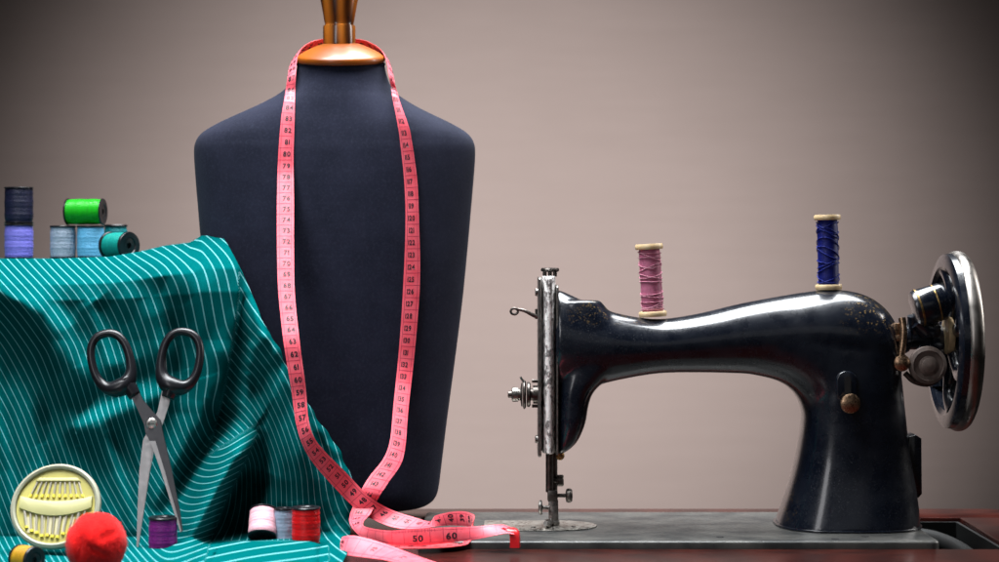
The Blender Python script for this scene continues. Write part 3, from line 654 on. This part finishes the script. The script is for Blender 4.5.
put('small purple spool standing in the cloth just beside the scissor tips', (.19, .012, .17), 148.5, 177.5, 516.5, 554, -.126, group=gB, fl_r=1.03, fl_h=.07)
YP = -.092
tl = R(-33); s = S(1, YP)
spool('pale pink spool leaning back in the cloth, its black base showing', (.86, .47, .54), at(262, 541, YP)+np.array([0, 0, .0035]), 14.2*s, 30*s, (tl, 0, 0), gB, fl_r=1.03, fl_h=.06)
put('pale grey blue spool squeezed between the pink and the red spools', (.34, .42, .55), 273.5, 293.5, 507.5, 544, -.083, group=gB, fl_r=1.03, fl_h=.06)
put('glossy red spool standing rightmost in the row on the cloth', (.72, .006, .008), 291.5, 320.5, 506.5, 545, -.096, group=gB, fl_r=1.03, fl_h=.06, rough=.28)
YO = -.225; s = S(1, YO)
spool('ochre yellow spool lying on its side in front of the pin wheel', (.42, .22, .012), (X(17, YO), YO+.004, Z(545, YO)-14*s), 13.6*s, 25*s, (0, R(90), R(-35)), gB, fl_r=1.04, fl_h=.12)

def arm_top(px): K = cr(arm_k, 6); return np.interp(px, K[:, 0], K[:, 1])
o = put('pink thread on a slim pale wooden spool with crossing strands, on the machine arm', (.56, .17, .28), 639, 667, 243.5, 317, Y0, group=gC, flange='spool_wood', fl_r=1.3, fl_h=.075, strands=16, strand_col=(.7, .3, .4))
o.rotation_euler = (0, R(-3.2), 0)
o = put('royal blue thread on a slim pale wooden spool, on the machine above the pillar', (.008, .014, .17), 815.5, 842, 214.5, 290, Y0, group=gC, flange='spool_wood', fl_r=1.28, fl_h=.07, strands=12, strand_col=(.014, .026, .26))
o.rotation_euler = (0, R(-1.2), 0)

# ------------------------------------------------------------------ scissors leaning on the cloth
YSc0, YSc1 = -.083, -.128                                # depth at the handles and at the tips
def scY(py): return YSc0+(YSc1-YSc0)*(py-330)/(545-330)
def sp(px, py, off=0.): return at(px, py, scY(py)+off)
sc = thing('scissors', 'open steel scissors with black handles leaning upright against the pinstriped cloth', 'scissors', tuple(map(float, sp(152, 424))))
def plate(outl, th, off, bev=.0004):
    # polygon in the leaning plane, given thickness towards the viewer
    A = [sp(a, b, off) for a, b in outl]; B = [p+np.array([0, -th, 0]) for p in A]; n = len(A)
    c = np.mean([p for p in B], axis=0); Bi = [p+(c-p)*.04 for p in B]
    V = A+B; F = [tuple(range(n))[::-1], tuple(range(n, 2*n))]+[(i, (i+1) % n, n+(i+1) % n, n+i) for i in range(n)]
    return [tuple(v) for v in V], F
M['blade'] = worn_metal('blade_steel', (.27, .265, .265), .42, .88, 60, .03)
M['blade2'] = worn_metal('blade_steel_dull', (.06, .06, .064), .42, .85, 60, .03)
bl1 = [(162.2, 356), (162.6, 378), (162.5, 390), (158, 411), (151, 425), (143.5, 440), (139.8, 470), (138, 510), (137, 546), (138.6, 547), (143.5, 515), (150.5, 470), (156.5, 440), (163, 424), (169.5, 404), (171.5, 392), (167.5, 378), (166.2, 356)]
bl2 = [(128.5, 391), (137, 407), (144.5, 424), (146, 433), (152, 444), (161, 470), (172, 505), (180.5, 532), (183, 531), (180, 510), (172, 470), (164, 436), (160.5, 420), (152, 410), (143.5, 400), (138, 389)]
bA = mk('blade', [plate(bl1, .0022, 0.)], M['blade'], sc, world=True, smooth=False)
bB = mk('blade', [plate(bl2, .0022, -.0026)], M['blade2'], sc, world=True, smooth=False)
ground = [(152, 444), (161, 470), (172, 505), (180.5, 532), (176, 520), (164, 484), (153, 452)]
mk('ground_edge', [plate([(148.5, 441), (155.5, 441), (164.5, 470), (174.5, 505), (181.5, 531), (180.2, 532), (171.6, 505), (160.6, 470), (151.6, 445)], .0003, -.0049)], M['blade'], bB, world=True, smooth=False)
def ring(cx, cy, rx, ry, tilt, n=56):
    c, s = math.cos(R(tilt)), math.sin(R(tilt)); o = []
    for k in range(n):
        a = 2*math.pi*k/n; x, y = rx*math.copysign(abs(math.cos(a))**.85, math.cos(a)), ry*math.copysign(abs(math.sin(a))**.85, math.sin(a)); o.append(sp(cx+x*c-y*s, cy+x*s+y*c, -.0025))
    return o
for bl, cx, cy, tl_, shank in ((bB, 111, 361, -14, [(124, 380), (130, 388), (135, 396)]), (bA, 180.5, 359.5, 10, [(174, 386), (170.5, 391), (167.5, 398)])):
    k_ = np.arange(56); rad = .0035+.0044*np.exp(-((np.sin(np.pi*(k_/56-(.215 if cx < 150 else .285))))/.40)**2)
    mk('handle', [tube(ring(cx, cy, 19, 28, tl_), rad, 14, True), tube(cr([sp(a, b, -.0022) for a, b in shank], 6), np.linspace(.0078, .0054, 13), 14)], M['black_plastic'], bl, world=True, sharp=0)
pv = sp(151.5, 423.5, -.0050)
pvt = mk('pivot_screw', [lathe([(.0048, .002), (.0048, -.0006), (.004, -.0014), (.0026, -.0016), (.0024, -.0010), (.0005, -.0010)], 28, 'y', c=tuple(pv))], M['chrome'], sc, world=True)
mk('screw_slot', box((pv[0], pv[1]-.0012, pv[2]), (.0052, .0006, .0007)), M['dark_steel'], pvt, world=True)

# ------------------------------------------------------------------ pin wheel (round box of pins)
YW = -.165; s = S(1, YW)
wl = thing('pin_wheel', 'round yellow plastic pin wheel full of pins leaning behind the red wool ball', 'pin wheel', tuple(map(float, at(52, 551, YW))), (R(-58), 0, 0))
# local: disc lies in the xy plane with its front face to +z after tilting; build upright in local (x, y=up) frame
wl.rotation_euler = (R(62), 0, 0)
RW = 45.5*s
M['wheel_clear'] = mat('frosted_rim', (.31, .31, .23), .4, spec=.3)
M['wheel_yellow'] = mat('yellow_card', (.36, .32, .055), .45)
M['wheel_pale'] = mat('pale_card', (.38, .36, .15), .45)
M['pin'] = mat('pin_steel', (.42, .39, .31), .4, .5)
M['pin_head'] = mat('pin_head', (.75, .62, .08), .3)
C0 = (0, RW, 0)
mk('case', lathe([(RW*.86, .0), (RW*.98, .0006), (RW, .003), (RW*.985, .0062), (RW*.93, .0076), (RW*.885, .0066), (RW*.87, .003)], 72, c=C0), M['wheel_clear'], wl)
mk('card', lathe([(RW*.865, .0031), (RW*.865, .0042), (.0005, .0042)], 64, c=C0), M['wheel_yellow'], wl)
def yy(f): return RW+f*RW
def trap(pts, z0, h, c=None): return mv(prism([(a*RW, yy(b)) for a, b in pts], h, .0003), (0, 0, z0))
belly = [(math.sin(R(a))*.80, .10-.26*math.cos(R(a))-.0) for a in range(-80, 81, 8)]
band_ = [(x, -.02-.22*(1-(x/.86)**2)) for x in np.linspace(-.80, .80, 17)] + [(x, .24-.14*(1-(x/.86)**2)) for x in np.linspace(.80, -.80, 17)]
mk('pin_holder', [trap(band_, .0042, .0026), trap([(-.50, .58), (.50, .58), (.42, .66), (-.42, .66)], .0042, .0018)], M['wheel_pale'], wl)
pins, heads, slots = [], [], []
for k in range(11):
    f = -.66+1.32*k/10; x0 = f*1.02; ang = f*.42
    y1 = -.03-.22*(1-(x0/.86)**2); L_ = .50-.10*abs(f)+random.uniform(-.03, .03)
    p0 = np.array([x0*RW, yy(y1), .0052]); p1 = np.array([(x0-ang*.30*-1*.0-ang*.35)*RW, yy(y1-L_), .0052]); p1[0] = (x0*.86)*RW
    if math.hypot(p1[0], p1[1]-RW) > RW*.84: p1 = p0+(p1-p0)*.66
    pins.append(tube([p0, p1], .00085 if k % 3 else .0012, 8)); heads.append(tube([p1*.88+p0*.12, p1], .0016, 8))
for k in range(10):
    f = -.5+1.0*k/9; p0 = np.array([f*.92*RW, yy(.56), .0052]); p1 = np.array([f*1.18*RW, yy(.20), .0052])
    pins.append(tube([p0, p1], .0008, 8))
    heads.append(tube([p0*.2+p1*.8, p1], .0012, 8))
for k in range(8):
    f = -.52+1.04*k/7; slots.append(mv(prism([((f-.035)*RW, yy(-.68+.1*abs(f))), ((f+.035)*RW, yy(-.68+.1*abs(f))), ((f*1.1+.045)*RW, yy(-.26)), ((f*1.1-.045)*RW, yy(-.26))], .0009), (0, 0, .0042)))
for p_, h_ in zip(pins, heads): mk('pin', [p_+(0,), h_+(1,)], [M['pin'], M['pin_head']], wl)
mk('card_stripe', slots, mat('card_grey', (.42, .38, .22), .5), wl)

# ------------------------------------------------------------------ red wool ball
YBa = -.25; rb = S(30.5, YBa)
bm = bmesh.new(); bmesh.ops.create_icosphere(bm, subdivisions=6, radius=1)
for v in bm.verts:
    n = v.co.normalized(); a = np.array(n)
    cr_ = 0.
    for (c0, ax, dp, w) in (((.25, -.95, -.15), (.8, .3, -.5), .10, .10), ((-.35, -.9, -.2), (.2, .1, 1), .06, .12), ((.55, -.7, .35), (.5, .5, .2), .05, .14)):
        c0 = np.array(c0)/np.linalg.norm(c0); ax = np.array(ax)/np.linalg.norm(ax); q = a-c0; al = np.dot(q, ax); pd = np.linalg.norm(q-al*ax); cr_ += dp*math.exp(-(pd/w)**2-(al/.5)**2)
    z_ = .035*math.sin(3*a[0]+1.3)*math.sin(2.4*a[2]+.4)+.02*math.sin(7*a[0]+5*a[2])
    v.co = Vector(a*rb*(1.0-cr_+z_))
bm.verts.index_update(); VF = ([tuple(v.co) for v in bm.verts], [tuple(v.index for v in f.verts) for f in bm.faces]); bm.free()
m = mat('red_wool', (.62, .006, .006), .85, spec=.12, sheen=.12, sheen_rough=.4); t = NT(m); v = t.coord()
n = t.noise(v, 260, 5, .7); t.set('Base Color', t.mix(t.ramp(n, [(.35, 0.), (.65, 1.)]), (.62, .003, .004), (.85, .010, .008))); t.bump(t.math('ADD', n, t.noise(v, 900, 3)), .6, .0012)
ball = thing('wool_ball', 'soft bright red wool ball lying in front of the yellow pin wheel', 'wool ball', (float(X(96, YBa)), YBa, rb+.003))
mk('felted_wool', VF, m, ball, sharp=0)
fz = []
for k in range(900):
    a = rng.normal(size=3); a /= np.linalg.norm(a)
    if a[1] > .5: continue
    tg = rng.normal(size=3); tg -= a*np.dot(tg, a); tg /= np.linalg.norm(tg); l = .0008+.0014*rng.random()
    p0 = a*rb*.985; p1 = p0+a*l*.5+tg*l*.4; p2 = p1+a*l*.25+tg*l*.7
    fz.append(tube([p0, p1, p2], [.00016, .00012, .00004], 3))
mk('fuzz', fz, m, ball, sharp=0)['kind'] = 'stuff'

# ------------------------------------------------------------------ tape measure
def auto(px, py): return min(float(bust_front(px, py))-.0035, float(cloth_Y(px, py)) -.004 if px < np.interp(py, EDGE[:, 0], EDGE[:, 1])+6 and py > 262 else 9.)
ST = []                                                  # A edge, B edge: (px, py, Y)
def st(ax, ay, bx, by, Ya=None, Yb=None):
    if Ya is None: y = min(auto(ax, ay), auto((ax+bx)/2, (ay+by)/2), auto(bx, by)); Ya = Yb = y
    ST.append((ax, ay, Ya, bx, by, Ya if Yb is None else Yb))
# free end coming forward out of the picture, printed side up; A = near edge, B = far edge
st(470, 592, 500, 583, -.338, -.305); st(432, 577, 456, 569, -.268, -.238); st(394, 562.5, 420, 557, -.203, -.186); st(367, 558, 384, 543.5, -.178, -.160); st(348, 558.5, 357, 536, -.165, -.150)
st(340.5, 550, 342.5, 537, -.148, -.142); st(347, 551, 349.5, 539.5, -.128, -.124)      # the bend
st(372, 554, 376, 545, -.128, -.108); st(400, 554, 402, 546, -.128, -.101); st(432, 552.5, 434, 545, -.125, -.098); st(460, 549, 461, 541, -.114, -.087)
st(474.5, 536, 474, 519, -.082, -.074); st(471, 527.5, 469, 512.5, -.05, -.047); st(456, 525.5, 454, 511.5, -.038, -.038); st(440, 526, 436, 515.5, -.040, -.038)
st(422, 528.5, 430, 521.5, -.038, -.02); st(399, 528.5, 413, 517, -.036, -.02); st(377, 521.5, 391, 509.5, -.03, -.02)
st(355, 508, 369, 496); st(333, 486, 345, 471.5); st(313, 463, 325, 451.5); st(303, 446, 314, 437); st(296, 423, 308.5, 419); st(291, 388, 305.5, 386); st(284, 345, 300, 344)
st(278.5, 295, 295, 295); st(277, 250, 294, 250); st(277, 200, 294, 200); st(278, 160, 293.5, 160); st(281, 120, 294.5, 121); st(285, 95, 295, 95)
# round the back of the neck: B becomes the upper edge
yb = YB
st(287.5, 78, 296, 74, yb-.032, yb-.034); st(289.5, 67, 297, 60, yb-.016, yb-.016); st(293, 60, 301, 49.5, yb+.004, yb+.002); st(300, 55, 309, 43, yb+.024, yb+.022); st(313, 54, 320, 39.5, yb+.040, yb+.038); st(339, 54, 339, 38.3, yb+.047, yb+.045)
st(366, 54, 360, 39.5, yb+.040, yb+.038); st(379, 55, 371, 43, yb+.024, yb+.022); st(388, 61, 381, 50, yb+.004, yb+.002); st(392, 70, 386.5, 61, yb-.016, yb-.018); st(394.5, 82, 389, 76, yb-.032, yb-.034)
st(397, 92, 391, 88, *[auto(397, 96)-.012]*2); st(400, 102, 393, 101, *[auto(397, 107)-.012]*2); st(404, 113, 395.5, 113, *[auto(400, 118)-.010]*2); st(408, 124, 397.5, 124, *[auto(403, 128)-.008]*2); st(411, 136, 399.5, 137, *[auto(406, 138)-.006]*2); st(417, 178, 404, 179); st(419, 221, 405.5, 221); st(420, 280, 403.5, 280); st(415.5, 344, 399.5, 343); st(408.5, 408, 393.5, 405); st(405.5, 445, 390, 440)
st(401, 464, 383, 459); st(389.5, 481, 369, 477); st(379, 497, 359, 494, -.016, -.018); st(371, 513, 350.5, 513, -.034, -.034)
st(364, 521, 350, 524, -.052, -.052); st(364, 526, 360, 536, -.072, -.072); st(376, 529, 376, 543, -.088, -.088); st(391, 530.5, 392, 547.5, -.104, -.106); st(410, 529, 411, 547, -.111, -.112); st(428, 528, 429, 545, -.113, -.114)
st(451, 527, 452, 542.5, -.114, -.115); st(474, 526.5, 475, 539.5, -.113, -.117); st(490, 525.2, 492, 536, -.110, -.120); st(503, 525, 506, 533.5, -.106, -.122); st(512, 528, 514, 534.5, -.104, -.124)
P = cr(ST, 14)
for c in (2, 5):
    pad = np.concatenate([np.full(4, P[0, c]), P[:, c], np.full(4, P[-1, c])]); s9 = np.convolve(pad, np.ones(9)/9, 'valid')
    pad = np.concatenate([np.full(30, P[0, c]), P[:, c], np.full(30, P[-1, c])]); s61 = np.convolve(pad, np.ones(61)/61, 'valid')
    f_ = sm(220, 265, P[:, 1])*(1-sm(455, 490, P[:, 1])); P[:, c] = s9*(1-f_)+s61*f_
for r_ in P:
    if 95 < r_[1] < 500 and r_[2] > -.06:
        y = min([auto(r_[0]+(r_[3]-r_[0])*u, r_[1]+(r_[4]-r_[1])*u+du) for u in (0, .5, 1) for du in (0, 5)])+.001
        r_[2] = min(r_[2], y); r_[5] = min(r_[5], y)
seg_ = np.concatenate([[0], np.hypot(np.diff(P[:, 0]), np.diff(P[:, 1]))])*.0009
for c in (2, 5):
    for rng_ in (range(1, len(P)), range(len(P)-2, -1, -1)):
        for i in rng_:
            j = i-1 if rng_.step > 0 else i+1
            if 95 < P[i, 1] < 500 and 95 < P[j, 1] < 500: P[i, c] = min(P[i, c], P[j, c]+.55*max(seg_[max(i, j)], 1e-5))
for c in (2, 5):
    pad = np.concatenate([np.full(3, P[0, c]), P[:, c], np.full(3, P[-1, c])]); P[:, c] = np.convolve(pad, np.ones(7)/7, 'valid')
EA = np.array([at(*p[:3]) for p in P]); EB = np.array([at(*p[3:]) for p in P])
EA[:, 2] = np.maximum(EA[:, 2], .0045); EB[:, 2] = np.maximum(EB[:, 2], .0045)
mid = .5*(EA+EB); W = EB-EA
T = np.gradient(mid, axis=0); T /= np.linalg.norm(T, axis=1)[:, None]; Nn = np.cross(T, W); Nn /= np.linalg.norm(Nn, axis=1)[:, None]
sacc = np.concatenate([[0], np.cumsum(np.linalg.norm(np.diff(mid, axis=0), axis=1))]); LT = sacc[-1]
k0 = len(P)//4
SIGN = 1. if Nn[int(len(P)*.38)][1] < 0 else -1.          # printed side faces the viewer on the left strand
def tp_(s, w, off):
    s = np.clip(s, 0, LT); f = np.interp(s, sacc, np.arange(len(sacc))); i = int(min(f, len(sacc)-2)); u = f-i
    a = EA[i]*(1-u)+EA[i+1]*u; b = EB[i]*(1-u)+EB[i+1]*u; n = Nn[i]*(1-u)+Nn[i+1]*u
    return a*(1-w)+b*w+n*SIGN*off
nW = 8; tv = []; n = len(P); th = .00022
for off in (th, -th):
    for i in range(n):
        for j in range(nW+1):
            w = j/nW; cupp = .0007*(1-(2*w-1)**2); tv.append(EA[i]*(1-w)+EB[i]*w+Nn[i]*SIGN*(off+cupp))
front = [(i*(nW+1)+j, i*(nW+1)+j+1, (i+1)*(nW+1)+j+1, (i+1)*(nW+1)+j) for i in range(n-1) for j in range(nW)]
o2 = n*(nW+1); backf = [tuple(q+o2 for q in f)[::-1] for f in front]
sides = []
for i in range(n-1):
    for j in (0, nW): a, b = i*(nW+1)+j, (i+1)*(nW+1)+j; sides.append((a, b, b+o2, a+o2))
# numerals from the built-in font
GL = {}
for ch in '0123456789':
    cu = bpy.data.curves.new('g', 'FONT'); cu.body = ch; cu.size = 1; cu.resolution_u = 3; cu.offset = .035
    og = bpy.data.objects.new('g', cu); COL.objects.link(og); bpy.context.view_layer.update()
    me = bpy.data.meshes.new_from_object(og.evaluated_get(bpy.context.evaluated_depsgraph_get()))
    vs = [(v.co.x, v.co.y) for v in me.vertices]; GL[ch] = (vs, [tuple(p.vertices) for p in me.polygons], max(v[0] for v in vs)-min(v[0] for v in vs), min(v[0] for v in vs))
    bpy.data.objects.remove(og); bpy.data.meshes.remove(me); bpy.data.curves.remove(cu)
ink, lines = [], []
def cup(w): return .0007*(1-(2*w-1)**2)
def put_num(txt, s0, hw, side, orient, wc=.5, sx=1.):
    """numerals centred at length s0; hw = glyph height in metres; orient 0: reads across the tape, 1: reads along it"""
    tot = sum(GL[c][2] for c in txt)+.09*(len(txt)-1); x = -tot/2
    for c in txt:
        vs, fs, wd_, mn = GL[c]; V = []
        for (a, b) in vs:
            gx_, gy_ = (a-mn+x)*hw*sx, (b-.36)*hw
            wl_ = np.interp(s0, sacc, np.linalg.norm(W, axis=1))
            if orient == 0: ds, dw = gy_*DIRS, gx_/wl_*DIRS
            else: ds, dw = gx_*DIRS, -gy_/wl_*DIRS
            w = wc+dw*(1 if side > 0 else -1); V.append(tuple(tp_(s0+ds, w, side*(th+.00018)+cup(w))))
        ink.append((V, fs, 2)); x += wd_+.09
cm = .0112; k = 1; ncm = int(LT/cm)
s_left0 = sacc[int(np.argmin(np.abs(np.array([p[1] for p in P[:, :]])-505)+1e3*(P[:, 0] > 380)+1e3*(P[:, 0] < 330)))]
i_back = int(np.argmin(np.abs(P[:, 1]-54)+np.abs(P[:, 0]-339))); s_back = sacc[i_back]
for q in range(1, ncm):
    s0 = q*cm
    i = int(np.interp(s0, sacc, np.arange(len(sacc))))
    for side in (1, -1):
        for (wa, wb) in ((.0, .86),) if q % 1 == 0 else ((0, .3),):
            V = [tuple(tp_(s0+ds, w, side*(th+.00013)+cup(w))) for w in np.linspace(wa, wb, 6) for ds in (-.00022, .00022)]
            lines.append((V, [(2*a, 2*a+1, 2*a+3, 2*a+2) for a in range(5)], 3))
    big = P[i][1] > 522 and s0 > s_back
    third = s0 < sacc[14*5]
    if big: continue
    DIRS = 1. if s0 < s_back else -1.
    num = q+4
    if third:
        if q % 3 == 0: DIRS = 1.; put_num(str(60+q), s0+cm/2, .0056, 1, 0)
        continue
    put_num(str(num), s0+cm/2, .0064, 1, 0, .56, .95 if num < 100 else .72)
    put_num(str(num), s0+cm/2, .0064, -1, 0, .56, .95 if num < 100 else .72)
# edge scales: two thin lines along the tape and millimetre ticks
for wv in (.14, .86):
    V = [tuple(tp_(s, wv+dw, th+.00012+cup(wv))) for s in np.linspace(.002, LT-.002, 420) for dw in (-.012, .012)]
    lines.append((V, [(2*a, 2*a+1, 2*a+3, 2*a+2) for a in range(419)], 3))
# the stretch lying across the table carries the large tens
def s_at(px):
    c = [i for i in range(len(P)) if sacc[i] > s_back and P[i][1] > 522]; i = min(c, key=lambda i: abs(P[i][0]-px)); return sacc[i]
DIRS = 1.
for txt, px in (('50', 418), ('60', 451)): DIRS = 1.; put_num(txt, s_at(px), .0074, 1, 1, .56, 1.15)
for q in range(14):
    s0 = s_at(393)+q*.0028; V = [tuple(tp_(s0+ds, w, th+.00014+cup(w))) for w in (.03, .22) for ds in (-.0002, .0002)]; lines.append((V, [(0, 1, 3, 2)], 3))
tape = mk('tape_measure', [(tv, front, 0), ([tv[i] for i in range(len(tv))], backf, 1), (tv, sides, 1)] + ink + lines, [M['tape_pink'], M['tape_red'], M['tape_ink'], M['tape_line']], sharp=0)
tag(tape, 'pink tape measure hung round the bust neck and trailing onto the table', 'tape measure')
ya = -.114
ev = []
for (px, py, Y) in [(509.5, 528.5, -.112), (514, 527.8, -.114), (518, 530, -.117), (520, 534, -.119), (520.5, 541, -.120), (520.5, 547.5, -.1205)]: ev.append((px, py, Y))
E = cr(ev, 6); tipv, tipf = [], []
for px, py, Y in E:
    a = at(px, py, Y)
    for dx, dy in ((-.0044, -.005), (.0034, -.006), (.0044, .004), (-.0034, .005)):
        tipv.append((a[0]+dx-.0045, a[1]+dy*.5, max(a[2], .0012)))
for i in range(len(E)-1):
    for k in range(4): tipf.append((i*4+k, i*4+(k+1) % 4, (i+1)*4+(k+1) % 4, (i+1)*4+k))
tipf += [(0, 1, 2, 3), tuple((len(E)-1)*4+k for k in (3, 2, 1, 0))]
mk('end_tip', (tipv, tipf), M['tip'], tape, sharp=50)

# ------------------------------------------------------------------ camera, lamps, world
cam = bpy.data.cameras.new('camera'); co = bpy.data.objects.new('camera', cam); COL.objects.link(co); SC.camera = co
co.location = (0, -CAM_D, CAM_Z); co.rotation_euler = (R(90), 0, 0)
cam.sensor_width = 36; cam.lens = FPX/999*36; cam.shift_y = -(281-HZ)/999; cam.clip_start = .05; cam.clip_end = 60
cam.dof.use_dof = True; cam.dof.focus_distance = 1.78; cam.dof.aperture_fstop = 5.6
def aim(o, tgt): o.rotation_euler = (Vector(tgt)-o.location).to_track_quat('-Z', 'Y').to_euler()
def area(name, loc, tgt, sx, sy, power, col):
    l = bpy.data.lights.new(name, 'AREA'); l.shape = 'RECTANGLE'; l.size = sx; l.size_y = sy; l.energy = power; l.color = col
    o = bpy.data.objects.new(name, l); COL.objects.link(o); o.location = loc; aim(o, tgt); return o
k_ = area('key_softbox', (-.08, .06, 1.3), (-.04, 0.02, .1), 2.3, .62, 40, (.94, .97, 1)); k_.data.spread = R(92)
area('left_strip', (-.72, -1.45, .75), (.1, 0, .2),  .30, .95, 4.7, (.98, .97, 1))
area('front_fill', (.25, -2.3, .75), (.1, 0, .15), 1.2, .7, .5, (.96, .97, 1))
area('right_strip', (1.5, .35, .75), (.45, 0, .2), .25, .9, 2.6, (1, .96, .93)).data.spread = R(80)
sp_l = bpy.data.lights.new('backdrop_spot', 'SPOT'); sp_l.energy = 225; sp_l.spot_size = R(67); sp_l.spot_blend = 1.; sp_l.shadow_soft_size = .03; sp_l.color = (1, .965, .96)
so2 = bpy.data.objects.new('backdrop_spot', sp_l); COL.objects.link(so2); so2.location = (-.07, .5, .22); aim(so2, (-.03, 2.6, .10))   # background lamp on a stand behind the dress form
w = bpy.data.worlds.new('World'); SC.world = w; w.use_nodes = True
bg = w.node_tree.nodes['Background']; bg.inputs[0].default_value = (1, .95, .93, 1); bg.inputs[1].default_value = .016
SC.view_settings.view_transform = 'Standard'; SC.view_settings.look = 'None'; SC.view_settings.exposure = 0; SC.view_settings.gamma = 1
SC.render.engine = 'CYCLES'; SC.cycles.use_denoising = True; SC.cycles.max_bounces = 8
